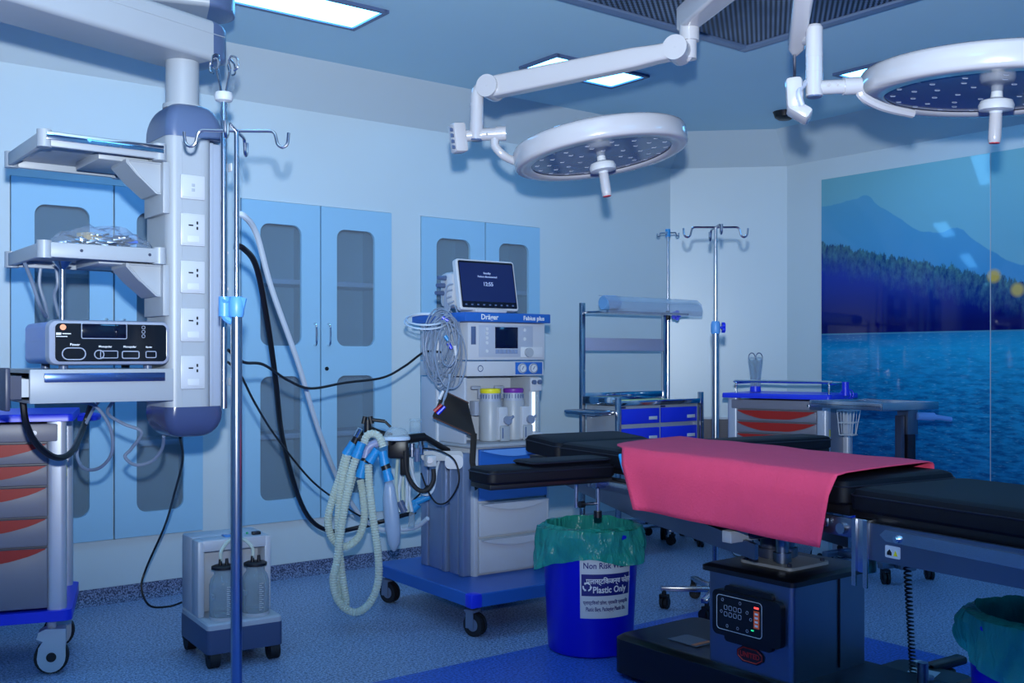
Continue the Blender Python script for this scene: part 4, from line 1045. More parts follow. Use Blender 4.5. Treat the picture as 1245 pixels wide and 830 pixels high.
cable('power_cable', 'thin black cable sagging across the cabinets between pendant and anaesthesia machine', [(277, 425, 3.58), (296, 440, 3.65), (320, 443, 3.8), (350, 462, 4.0), (378, 472, 4.2), (420, 465, 4.4), (465, 459, 4.6), (492, 445, 4.75), (516, 428, 4.85), (536, 428, 4.9)], .0055, BLACK)
cable('power_cable', 'thin black cable drooping from the pendant low across the blue cabinet doors', [(277, 440, 3.58), (292, 455, 3.7), (310, 490, 3.9), (335, 530, 4.2), (375, 580, 4.5), (405, 605, 4.8), (440, 628, 5.0), (470, 632, 5.05), (500, 610, 5.0), (520, 590, 4.95)], .0045, BLACK)
cable('signal_cable', 'thin black cable making a ring beside the absorber canister', [(515, 545, 4.7), (535, 548, 4.62), (553, 560, 4.58), (558, 585, 4.58), (546, 608, 4.6), (532, 612, 4.62), (521, 598, 4.66), (512, 575, 4.7)], .004, BLACK)
cable('power_cable', 'black power cable hanging from the pendant base to the white suction unit', [(219, 532, 3.72), (222, 560, 3.9), (212, 600, 4.2), (200, 640, 4.6), (178, 690, 4.7), (172, 715, 4.68), (182, 736, 4.7), (205, 737, 4.8), (221, 732, 4.8)], .005, BLACK)
cable('power_cable', 'thick black cable looping under the pendant drawer in front of the trolley', [(28, 488, 3.30), (32, 515, 3.32), (45, 540, 3.4), (68, 556, 3.5), (88, 548, 3.62), (103, 515, 3.8), (112, 488, 3.78)], .011, BLACK)
cable('signal_cable', 'grey cable coiling under the pendant drawer beside the trolley', [(88, 488, 3.5), (115, 493, 3.55), (134, 520, 3.6), (136, 550, 3.65), (122, 568, 3.7), (104, 570, 3.75), (94, 555, 3.8), (98, 530, 3.8), (112, 500, 3.78), (120, 488, 3.7)], .006, CABLE)
cable('signal_cable', 'grey cable looping from the pendant drawer towards the slate bottom cap', [(138, 487, 3.6), (131, 502, 3.65), (150, 515, 3.7), (172, 525, 3.72), (160, 545, 3.75), (152, 555, 3.75), (165, 565, 3.75), (185, 560, 3.75), (197, 545, 3.72), (199, 530, 3.66)], .006, CABLE)
for k, (pts, lb) in enumerate((([(33, 303, 3.40), (28, 312, 3.38), (38, 340, 3.45), (48, 370, 3.5), (56, 384, 3.6)], 'grey cable draped over the left edge of the middle pendant shelf'), ([(50, 322, 3.6), (48, 345, 3.6), (55, 370, 3.62), (58, 386, 3.65)], 'grey cable dropping behind the electrosurgical generator, second from the left'), ([(68, 322, 3.6), (70, 345, 3.6), (66, 360, 3.62), (72, 384, 3.65)], 'grey cable hanging beside the shelf support rod'))):
    cable('signal_cable', lb, pts, .006, CABLE)

# ---------------------------------------------------------------- suction unit
t = thing('suction_unit', 'white two-bottle suction unit on black wheels standing by the skirting', 'suction machine', (-1.168, 3.977, 0), math.radians(33))
mb = MB(); mb.loft([rloop(.15, .185, .152, .187, .02, z) for z in (.058, .15)]); obj('base', mb, mat('suction_slate', (66, 80, 116), .4), t)
mb = MB(); mb.loft([rloop(.15, .185, .150, .185, .018, z) for z in (.15, .168)] + [rloop(.15, .185, .144, .178, .018, .174)]); obj('deck', mb, WHITE, t)
mb = MB(); mb.bx(.0, .30, .215, .36, .172, .478, .010)
mb.bx(.0, .028, .13, .22, .172, .475, .008); mb.bx(.272, .30, .13, .22, .172, .475, .008); mb.bx(.02, .28, .13, .22, .43, .476, .006); obj('housing', mb, WHITE, t)
mb = MB(); mb.box((.155, .19, .479), (.07, .05, .006), .002); obj('gauge_window', mb, mat('gauge_blue', (70, 130, 200), .2), t)
mb = MB(); mb.box((.25, .17, .482), (.035, .025, .014), .004); obj('rocker_switch', mb, BLACK, t)
mb = MB(); mb.cyl((.222, .20, .477), (.222, .20, .484), .005); obj('indicator_lamp', mb, mat('green_lamp', (30, 160, 110), .3), t)
for jx in (.085, .215):
    mb = MB(); mb.lathe([(.046, 0), (.052, .004), (.053, .02)] + [(.053 + .0012 * (k % 2), .02 + k * .0065) for k in range(1, 18)] + [(.048, .155), (.036, .172), (.034, .195), (.032, .195), (.033, .172), (.045, .152), (.050, .13), (.050, .02), (.042, .006), (.0, .005)], Matrix.Translation((jx, .078, .176)), 32, cap=False)
    mb.box((jx - .052, .05, .27), (.012, .03, .022), .005); j = obj('suction_jar', mb, CLEAR, t)
    mb = MB(); mb.lathe([(.036, 0), (.046, .002), (.046, .012), (.036, .016), (.0, .016)], Matrix.Translation((jx, .078, .368)), 28); obj('jar_lid', mb, BLACK, j)
    for dx in (-.012, .014):
        mb = MB(); mb.cyl((jx + dx, .078, .382), (jx + dx, .078, .408), .008, .006, 12); obj('lid_port', mb, BLACK, j)
    mb = MB()
    for k in range(14): mb.bx(jx - .003, jx + (.014 if k % 2 else .008), .0225, .0236, .20 + k * .008, .2014 + k * .008)
    obj('scale_marks', mb, MARKW, j)
    mb = MB(); mb.lathe([(.051, 0), (.054, .0), (.054, .012), (.051, .012)], Matrix.Translation((jx, .078, .174)), 28, cap=False); obj('jar_seat', mb, WHITE, t)
mb = MB(); mb.tube([(.075, .078, .40), (.08, .085, .44), (.12, .10, .475), (.17, .10, .475), (.205, .085, .44), (.205, .078, .40)], .007); obj('link_tube', mb, HOSE, t)
for (x, y) in ((.03, .03), (.27, .03), (.03, .34), (.27, .34)):
    mb = MB(); mb.mi = 0; mb.cyl((x - .020, y, .036), (x + .020, y, .036), .036, seg=24); mb.box((x, y + .008, .052), (.052, .055, .03), .008); obj('caster', mb, RUBBER, t)

# ---------------------------------------------------------------- stainless rack trolley
t = thing('rack_trolley', 'stainless trolley with tall rack, curved clear shelf guard and blue drawers in the corner', 'trolley', (.434, 6.40, 0), ANG)
W_, D_ = .72, .32
for (x, y, h) in ((0, 0, 1.54), (W_, 0, 1.50), (0, -D_, .965), (W_, -D_, .985)):
    mb = MB(); mb.box((x, y, (h + .11) / 2), (.028, .028, h - .11), .003); obj('post', mb, STEEL, t)
    mb = MB(); caster(mb, x, y, 0, .045, .035, .6, top=.12); obj('caster', mb, [STEEL, RUBBER], t)
mb = MB(); mb.bx(.0, W_, -D_, 0, .925, .94, .002); mb.bx(.015, W_ - .015, -.008, .006, .94, .985, .002); mb.bx(-.012, .0, -D_, 0, .92, .965, .002); mb.bx(.0, W_, -D_ - .012, -D_ + .004, .915, .945, .002); obj('deck', mb, CHROME, t)
mb = MB(); mb.bx(.0, W_, -D_, 0, .22, .235, .002); mb.bx(.0, W_, -D_ - .008, -D_, .205, .245, .002); obj('lower_shelf', mb, STEEL, t)
mb = MB(); mb.bx(.015, W_ - .015, -.010, .006, 1.245, 1.325, .002); obj('mid_board', mb, mat('board_mauve_grey', (160, 166, 194), .4), t)
mb = MB(); mb.bx(.0, W_, -.22, .0, 1.475, 1.487, .002); obj('top_shelf', mb, STEEL, t)
mb = MB(); L = []
for x in [i * .82 / 14 for i in range(15)]:
    prof = [(-.235 + .012 * math.sin(x * 20), 1.472), (-.25, 1.50), (-.24, 1.545), (-.20, 1.575), (-.15, 1.58)]
    L.append([(x, y, z) for y, z in prof] + [(x, y + .004, z - .003) for y, z in reversed(prof)])
mb.loft(L); obj('clear_guard', mb, glassy('guard_acrylic', (232, 238, 245), .88, .06, .5), t)
mb = MB(); c = (.08, -.20, 1.535); mb.lathe([(.0, 0), (.04, .0), (.045, .01), (.045, .11), (.04, .12), (.0, .12)], Matrix.Translation((.0, -.17, 1.53)) @ Matrix.Rotation(PI / 2, 4, 'Y'), 24)
o = obj('paper_roll', mb, mat('roll_blue', (110, 160, 205), .7)); pl = XF[t.name] @ Vector((.015, 0, .005)); place(o, pl, ANG, 'pale blue roll lying at the left end of the stainless rack shelf', 'roll')
mb = MB(); mb.bx(-.17, -.01, -.30, -.04, .862, .87, .002)
mb.tube([(-.17, -.30, .878), (-.02, -.30, .878), (-.02, -.04, .878), (-.17, -.04, .878)], .010, sub=1, closed=True); mb.bx(-.03, .0, -.2, -.1, .85, .87, .002); obj('side_tray', mb, STEEL, t)
# drawer block
mb = MB(); mb.bx(.016, W_ - .016, -D_ + .01, -.02, .66, .912, .003); db = obj('drawer_block', mb, PEND, t)
for i in range(2):
    for j in range(2):
        x0 = .028 + i * .338; z1 = .895 - j * .118
        mb = MB(); mb.bx(x0, x0 + .318, -D_ - .004, -D_ + .02, z1 - .092, z1, .004); d = obj('drawer', mb, BLUEP, t)
        mb = MB(); mb.bx(x0 + .225, x0 + .295, -D_ - .007, -D_ - .003, z1 - .07, z1 - .05, .001); obj('label_holder', mb, LABEL, d)
    mb = MB(); mb.bx(x0 + .0, x0 + .04, -D_ + .006, -D_ + .011, .898, .908); obj('maker_mark', mb, MARKB, db)
mb = MB(); mb.box((.3, -.22, .943), (.34, .10, .004), .001, Matrix.Rotation(.04, 4, 'Z'))
o = obj('paper_sheet', mb, mat('paper_yellowish', (210, 220, 150), .7)); place(o, XF[t.name] @ Vector((0, -.02, 0)), ANG, 'pale yellow paper strip lying on the stainless trolley deck', 'paper')

# ---------------------------------------------------------------- mayo instrument stand
t = thing('instrument_table', 'stainless overhanging instrument tray table with a blue grip in front of the mural', 'instrument table', (2.08, 5.45, 0), math.radians(30))
MT = XF[t.name].inverted()
mb = MB(); n_ = MT @ Vector((1.823, 5.1, 0)); x0, y0 = n_.x, n_.y
mb.bx(x0, x0 + .42, y0, y0 + .48, .955, .963, .001)
for (a, b, c, d) in ((x0 - .001, x0 + .421, y0 - .001, y0 + .012), (x0, x0 + .42, y0 + .468, y0 + .48), (x0, x0 + .012, y0 + .011, y0 + .469), (x0 + .408, x0 + .42, y0 + .011, y0 + .469)): mb.bx(a, b, c, d, .938, .976, .003)
obj('tray', mb, STEEL, t)
mb = MB(); mb.bx(-.20, .02, -.02, .02, .925, .945, .003); mb.bx(-.04, .04, -.035, .035, .80, .945, .004); obj('tray_arm', mb, BSTEEL, t)
mb = MB(); mb.bx(-.03, .03, -.028, .028, .12, .90, .004); obj('column', mb, mat('dark_column', (52, 50, 62), .3, .8), t)
mb = MB(); mb.bx(-.075, -.045, -.02, .02, .30, .90, .004); obj('foot_rod', mb, DSLATE, t)
mb = MB(); mb.cyl((.03, -.03, .895), (.13, -.06, .89), .020, .022); mb.cyl((.13, -.06, .89), (.23, -.09, .875), .014, .012); obj('grip', mb, LBLUE, t)
mb = MB()
b0, b1 = MT @ Vector((1.984, 5.5, 0)), MT @ Vector((2.264, 5.62, 0))
mb.box(((b0 + b1) / 2 + Vector((0, 0, .10))), ((b1 - b0).length + .08, .04, .03), .004, Matrix.Rotation(math.atan2((b1 - b0).y, (b1 - b0).x), 4, 'Z')); mb.cyl((0, 0, .09), (0, 0, .15), .045)
mb.bx(-.02, .02, 0, .48, .085, .115, .004); bc = (b0 + b1) / 2 + Vector((0, .40, 0)); mb.bx(bc.x - .2, bc.x + .2, bc.y - .02, bc.y + .02, .085, .115, .004); obj('base_frame', mb, BSTEEL, t)
for p in (b0, b1, bc + Vector((-.17, 0, 0)), bc + Vector((.17, 0, 0))):
    mb = MB(); caster(mb, p.x, p.y, 0, .032, .036, 1.0, top=.09); obj('caster', mb, [BLACK, RUBBER], t)

# ---------------------------------------------------------------- operating table
BA = math.atan2(.497, .868)
K = Vector((.894, 3.3, 0))
t = OT = thing('operating_table', 'black padded operating table with steel side frames and a steel control box pedestal', 'operating table', K, ANG)
E0 = Vector((.606, 3.58, 0)); BX = Vector((.868, .497, 0)); BY = Vector((-.497, .868, 0))
MBED = Matrix(((BX.x, BY.x, 0, E0.x), (BX.y, BY.y, 0, E0.y), (0, 0, 1, 0), (0, 0, 0, 1)))     # x across the bed, y towards the head
def bedobj(name, mb, m, parent=None, **kw):
    bmesh.ops.transform(mb.bm, matrix=MBED, verts=mb.bm.verts[:])
    if parent is None: return obj(name, mb, m, OT, world=True, **kw)
    XF[parent.name] = XF[OT.name]; return obj(name, mb, m, parent, world=True, **kw)
def pad(x0, x1, y0, y1, z0, z1, name='pad', r=.022, tilt=0, py=0):
    mb = MB(); hx, hy = (x1 - x0) / 2, (y1 - y0) / 2; cx, cy = (x0 + x1) / 2, (y0 + y1) / 2
    def Lp(i, z): return [(x, y, z + (y - py) * tilt) for x, y, z in rloop(cx, cy, hx - i, hy - i, .03, z)]
    mb.loft([Lp(.006, z0), Lp(0, z0 + .008), Lp(0, z1 - r), Lp(r * .3, z1 - r * .3), Lp(r, z1)])
    o = bedobj(name, mb, PADM)
    mb = MB(); mb.tube([(x, y, z1 - r + (y - py) * tilt) for x, y, z in rloop(cx, cy, hx + .001, hy + .001, .03, 0)], .0025, seg=5, sub=1, closed=True)
    bedobj('piping', mb, mat('piping_black', (16, 18, 34), .5), o); return o
pad(0, .50, .845, 1.12, .775, .85, tilt=.06, py=.845)
pad(0, .50, .10, .838, .775, .85)
pad(0, .50, -.70, .093, .775, .85)
pad(0.0, .50, -1.75, -.71, .765, .832)
mb = MB(); mb.bx(.02, .48, .10, 1.10, .755, .776, .003); mb.bx(.02, .48, -.70, .09, .745, .7755, .003); mb.bx(.02, .48, -1.74, -.72, .735, .766, .003); bedobj('pad_board', mb, BLACK)
for xx, nm in ((-.012, 'near'), (.498, 'far')):
    mb = MB(); mb.loft([[(xx + w_, y, z) for y, z in [(-1.75, .655), (-.80, .640), (-.78, .648), (-.78, .742), (-1.75, .742)]] for w_ in (0, .012)]); sf = bedobj('side_frame', mb, BSTEEL)
    mb = MB(); mb.loft([[(xx - .006 * (1 if xx < .2 else -1) + w_, z_[0], z_[1]) for z_ in [(-1.72, .69), (-.86, .70), (-.84, .715), (-.86, .732), (-1.72, .725)]] for w_ in (0, .010)]); bedobj('side_rail', mb, STEEL, sf)
    mb = MB(); mb.bx(xx, xx + .012, -.74, .98, .69, .745, .003); sf = bedobj('side_frame', mb, BSTEEL)
    mb = MB(); mb.bx(xx - .02, xx - .008, -.66, .95, .712, .738, .003) if xx < .2 else mb.bx(xx + .02, xx + .032, -.66, .95, .712, .738, .003); bedobj('side_rail', mb, STEEL, sf)
for yy in (-.90, -1.35):
    mb = MB(); mb.cyl((-.026, yy, .712), (-.010, yy, .712), .010, seg=16); mb.cyl((-.029, yy, .712), (-.024, yy, .712), .006, seg=16); bedobj('rail_bolt', mb, CHROME)
mb = MB(); mb.bx(-.018, .02, -.80, -.745, .60, .75, .003); mb.bx(-.022, -.018, -.80, -.785, .56, .748); mb.bx(-.022, -.018, -.76, -.745, .56, .748); mb.cyl((-.03, -.71, .715), (-.012, -.71, .715), .016); bedobj('hinge_block', mb, STEEL)
mb = MB(); mb.loft([[(x, y, z) for y, z in [(.95, .72), (.95, .69), (.35, .60), (-.30, .55), (-.30, .60), (.30, .68)]] for x in (.03, .045)]); bedobj('under_brace', mb, BSTEEL)
mb = MB(); mb.loft([[(x, y, z) for y, z in [(.95, .72), (.95, .69), (.35, .60), (-.30, .55), (-.30, .60), (.30, .68)]] for x in (.455, .47)]); bedobj('under_brace', mb, BSTEEL)
mb = MB(); mb.bx(.05, .45, -.25, .35, .60, .75, .02); bedobj('tilt_housing', mb, DSLATE)
# warning sticker
mb = MB(); mb.loft([[(x, y, z) for y, z in rrect(-.905, -.855, .657, .690, .004, 3)] for x in (-.0135, -.0118)]); st = bedobj('warning_sticker', mb, LABEL)
mb = MB(); mb.loft([[(x, y, z) for y, z in [(-.897, .664), (-.883, .664), (-.89, .679)]] for x in (-.0145, -.0134)]); bedobj('yellow_triangle', mb, YEL, st)
mb = MB(); mb.loft([[(x, y, z) for y, z in [(-.877, .664), (-.862, .664), (-.862, .672), (-.87, .680), (-.877, .672)]] for x in (-.0145, -.0134)]); bedobj('black_symbol', mb, BLACK, st)
# armboards
def armboard(x0, x1, y0, y1, z):
    pad(x0, x1, y0, y1, z - .055, z, 'armboard_pad', .016)
    mb = MB(); mb.bx(x0 + .01, x1 - .01, y0 + .015, y1 - .015, z - .075, z - .055, .004); bedobj('armboard_plate', mb, BLACK)
armboard(-.56, -.01, .40, .58, .805)
pad(-.38, -.02, .415, .565, .806, .822, 'armboard_strap', .006)
armboard(.53, 1.16, .42, .60, .86)
mb = MB(); mb.cyl((-.03, .50, .735), (-.03, .50, .60), .008); mb.cyl((-.03, .50, .64), (-.10, .50, .64), .006); mb.box((-.035, .50, .725), (.05, .06, .05), .006); bedobj('rail_clamp', mb, STEEL)
mb = MB(); mb.cyl((-.115, .50, .64), (-.095, .50, .64), .013); bedobj('clamp_knob', mb, BLACK)
mb = MB(); mb.cyl((-.03, .50, .585), (-.03, .50, .61), .016); bedobj('clamp_knob', mb, BLACK)
mb = MB(); mb.cyl((-.09, .56, .72), (-.09, .56, .62), .008); mb.box((-.05, .56, .725), (.1, .04, .02), .004); bedobj('rail_clamp', mb, STEEL)
# pedestal (room-aligned, root frame)
mb = MB(); mb.loft([rloop(.205, .18, .203, .178, .018, z) for z in (.155, .47)]); ped = obj('pedestal_box', mb, BSTEEL, t)
mb = MB(); mb.bx(.245, .249, -.0035, .001, .17, .465); obj('box_seam', mb, BLACK, ped)
mb = MB(); mb.loft([rloop(.205, .18, .222, .195, .02, z) for z in (.47, .486)] + [rloop(.205, .18, .205, .18, .02, .494)]); obj('box_cover', mb, BLACK, t)
mb = MB(); mb.loft([rloop(.205, .19, .11, .11, .02, z) for z in (.494, .504)]); mp = obj('mount_plate', mb, mat('mount_beige', (170, 172, 176), .5, .2), t)
for (dx, dy) in ((-.09, -.09), (.09, -.09), (-.09, .09), (.09, .09)):
    mb = MB(); mb.cyl((.205 + dx, .19 + dy, .504), (.205 + dx, .19 + dy, .514), .008, seg=8); obj('bolt', mb, DSLATE, mp)
for (dx, dy, r) in ((-.05, -.03, .022), (.05, .02, .022), (0, .06, .035)):
    mb = MB(); mb.cyl((.205 + dx, .19 + dy, .50), (.205 + dx, .19 + dy, .66), r); mb.cyl((.205 + dx, .19 + dy, .51), (.205 + dx, .19 + dy, .54), r * 1.4); obj('piston', mb, DSLATE if r > .03 else BSTEEL, t)
mb = MB(); mb.bx(-.12, .35, .15, .19, .60, .64, .004); obj('cross_arm', mb, mat('mount_beige', (170, 172, 176)), t)
mb = MB()
mb.loft([rloop(.205, .18, .235, .63, .05, z) for z in (.02, .145)] + [rloop(.205, .18, .215, .61, .04, .158)])
mb.loft([rloop(.42, -.16, .16, .14, .03, z) for z in (.02, .14)] + [rloop(.42, -.16, .15, .13, .03, .150)]); obj('base_plate', mb, mat('base_black', (9, 9, 14), .35), t)
for (x, y) in ((.02, .72), (.39, .72), (.02, -.35), (.39, -.35)):
    mb = MB(); mb.cyl((x - .02, y, .025), (x + .02, y, .025), .025); obj('wheel', mb, RUBBER, t)
mb = MB(); mb.box((.13, .55, .160), (.10, .14, .002)); obj('base_sticker', mb, mat('sticker_grey', (90, 100, 120), .5), t)
mb = MB(); mb.box((.13, .50, .1615), (.09, .02, .002)); obj('orange_strip', mb, mat('orange_strip', (190, 110, 70), .5), t)
mb = MB(); mb.box((.43, -.18, .1515), (.16, .09, .002), 0, Matrix.Rotation(.25, 4, 'Z')); bs = obj('base_label', mb, LABEL, t)
mb = MB()
for k in range(4): mb.box((.39 + k * .028, -.19 + k * .010, .1532), (.008, .035, .001), 0, Matrix.Rotation(.6, 4, 'Z'))
obj('label_marks', mb, BLACK, bs)
mb = MB(); mb.cyl((.56, -.10, .15), (.56, -.10, .158), .016); obj('base_button', mb, LABEL, t)
mb = MB(); mb.cyl((.30, -.27, .155), (.30, -.27, .24), .020, .016); mb.box((.32, -.27, .18), (.05, .03, .03), .006); obj('brake_pedal', mb, BSTEEL, t)
# control panel on the face towards the head side camera (local -x)
def facex(y, z, x=0): return Matrix.Translation((x, y, z)) @ Matrix.Rotation(-PI / 2, 4, 'Z') @ FACE
mb = MB(); mb.loft([[(x, y, z) for y, z in rrect(.03, .315, .265, .415, .02)] for x in (-.022, .004)]); mb.loft([[(x, y, z) for y, z in rrect(.07, .27, .245, .435, .015)] for x in (-.014, .004)]); cb = obj('control_box', mb, mat('control_black', (8, 8, 12), .4), t)
mb = MB(); mb.tube([(-.0225, y, z) for y, z in rrect(.105, .295, .285, .400, .012, 4)], .001, seg=5, sub=1, closed=True); obj('panel_outline', mb, MARKW, cb)
mb = MB()
for r in range(2):
    for c in range(4): mb.tube([(-.0228, y, z) for y, z in rrect(.19 + c * .020, .203 + c * .020, .332 + r * .022, .346 + r * .022, .003, 2)], .0009, seg=4, sub=1, closed=True)
for (y, z) in ((.205, .300), (.165, .3), (.165, .36), (.15, .34), (.195, .385), (.27, .385), (.275, .345), (.25, .30)): mb.tube([(-.0228, y + .005 * math.cos(a), z + .005 * math.sin(a)) for a in [i * PI / 3 for i in range(6)]], .0008, seg=4, sub=1, closed=True)
obj('key_outline', mb, mat('key_print', (170, 180, 200), .5), cb)['kind'] = 'stuff'
mb = MB(); mb.bx(-.0232, -.0222, .115, .138, .315, .372, 0); obj('amber_scale', mb, mat('amber', (150, 70, 40), .5, emit=(200, 90, 40), estr=.25), cb)
mb = MB()
for k in range(4): mb.bx(-.0238, -.023, .120, .133, .320 + k * .013, .327 + k * .013)
obj('scale_mark', mb, MARKW, cb)
mb = MB(); mb.bx(-.0236, -.0222, .118, .136, .379, .385, 0); obj('red_lamp', mb, mat('red_lamp', (240, 90, 80), .4, emit=(255, 70, 60), estr=1.6), cb)
mb = MB(); mb.bx(-.0236, -.0222, .138, .148, .304, .308, 0); obj('green_lamp', mb, mat('green_lamp2', (60, 220, 140), .4, emit=(40, 230, 140), estr=1.0), cb)
# maker badge
mb = MB(); hexa = [(.115, .225), (.115, .205), (.14, .188), (.20, .188), (.225, .205), (.225, .225), (.20, .242), (.14, .242)]
mb.loft([[(x, y, z) for y, z in hexa] for x in (-.003, .001)]); bd = obj('maker_badge', mb, mat('badge_dark', (40, 14, 26), .5), t)
mb = MB(); mb.tube([(-.0035, .17 + (y - .17) * .9, .215 + (z - .215) * .82) for y, z in hexa], .0022, seg=4, sub=1, closed=True); obj('badge_rim', mb, mat('badge_red', (190, 40, 36), .5), bd)
text('UNITED', .024, mat('badge_red', (190, 40, 36)), bd, facex(.17, .207, -.0042), align='CENTER', squash=.95)

# pink sheet over the table
t = thing('pink_sheet', 'pink cloth sheet draped over the middle of the operating table', 'sheet', MBED @ Vector((.25, -.1, .86)), BA)
mb = MB(); NS, NT = 56, 40; rnd = random.Random(4)
verts = []
for j in range(NT + 1):
    v = j / NT                                         # 0 at the far hem, 1 at the near hem
    far, top, hang = .05, .50, .215
    L = v * (far + top + hang)
    for i in range(NS + 1):
        u = i / NS
        if L < far: x, z = .512, .868 - (far - L) * .9; f = 0
        elif L < far + top: x, z = .512 - (L - far) * (.533 / .50), .868; f = (L - far) / top
        else: x, z = -.022 - .022 * min(1, (L - far - top) / .06), .868 - (L - far - top); f = 1
        e = .03
        if far <= L < far + top:                       # soft rounding at both long edges
            d = min(L - far, far + top - L)
            if d < e: z -= .008 * (1 - d / e) ** 2
        down = max(0, .868 - z) if f == 1 else 0
        s_foot = -.70 + .10 * (1 - f) + .22 * down
        s_head = .345 + .30 * (1 - f) ** .45 - .60 * down * (1 if down < .22 else 1)
        y = s_foot + (s_head - s_foot) * u
        w_ = math.sin(y * 9 + f * 3) * .002 + math.sin(y * 23 + f * 7) * .0012
        if f == 1 and down > 0: x -= .004 + .020 * math.sin(u * 7.0) ** 2 * down * 2 + .03 * max(0, (u - .9) / .1) ** 2 * down * 3; z += .016 * math.sin(u * PI * 1.1) * down * 2 * 0
        else: z += w_ * .8
        verts.append((x, y, z))
F = []
N = NS + 1
for j in range(NT):
    for i in range(NS): k = j * N + i; F.append((k, k + 1, k + N + 1, k + N))
PINK = mat('pink_cloth', (232, 70, 108), .85, var=.06, vscale=14, bump=.25, bscale=120)
mb.add(verts, F); bmesh.ops.transform(mb.bm, matrix=MBED, verts=mb.bm.verts[:]); o = obj('cloth', mb, PINK, t, world=True, ang=80)
so = o.modifiers.new('thickness', 'SOLIDIFY'); so.thickness = .003; so.offset = 1
mb = MB(); mb.tube([(-.040, .340, .840), (-.052, .30, .79), (-.052, .255, .735), (-.05, .225, .69)], .007, seg=8); bmesh.ops.transform(mb.bm, matrix=MBED, verts=mb.bm.verts[:]); obj('folded_blue_lining', mb, CYAN, t, world=True)

# coiled cord and handset
mb = MB(); p0, p1 = P(1102, 672, 2.95), P(1110, 818, 3.45); n = 260; pts = []
for i in range(n + 1):
    u = i / n; c = p0.lerp(p1, u); a = u * 2 * PI * 30; pts.append(c + Vector((math.cos(a) * .0095, math.sin(a) * .0095, 0)) - p0)
mb.tube(pts, .003, seg=5, sub=1); place(obj('coiled_cord', mb, BLACK), p0, 0, 'black coiled cord hanging from the foot end of the operating table', 'cord')
c = P(1150, 812, 3.55); c.z = .0
t = thing('hand_controller', 'black handset lying by the coiled cord next to the right-hand bin', 'remote control', (c.x, c.y, 0), .35)
mb = MB(); mb.box((0, 0, .155), (.15, .05, .028), .01, Matrix.Rotation(-.12, 4, 'Y')); obj('handset', mb, BLACK, t)
mb = MB(); mb.box((0, .0, .07), (.05, .05, .14), .008); mb.cyl((-.075, 0, .15), (-.13, -.01, .148), .008, .005); obj('holder', mb, BLACK, t)

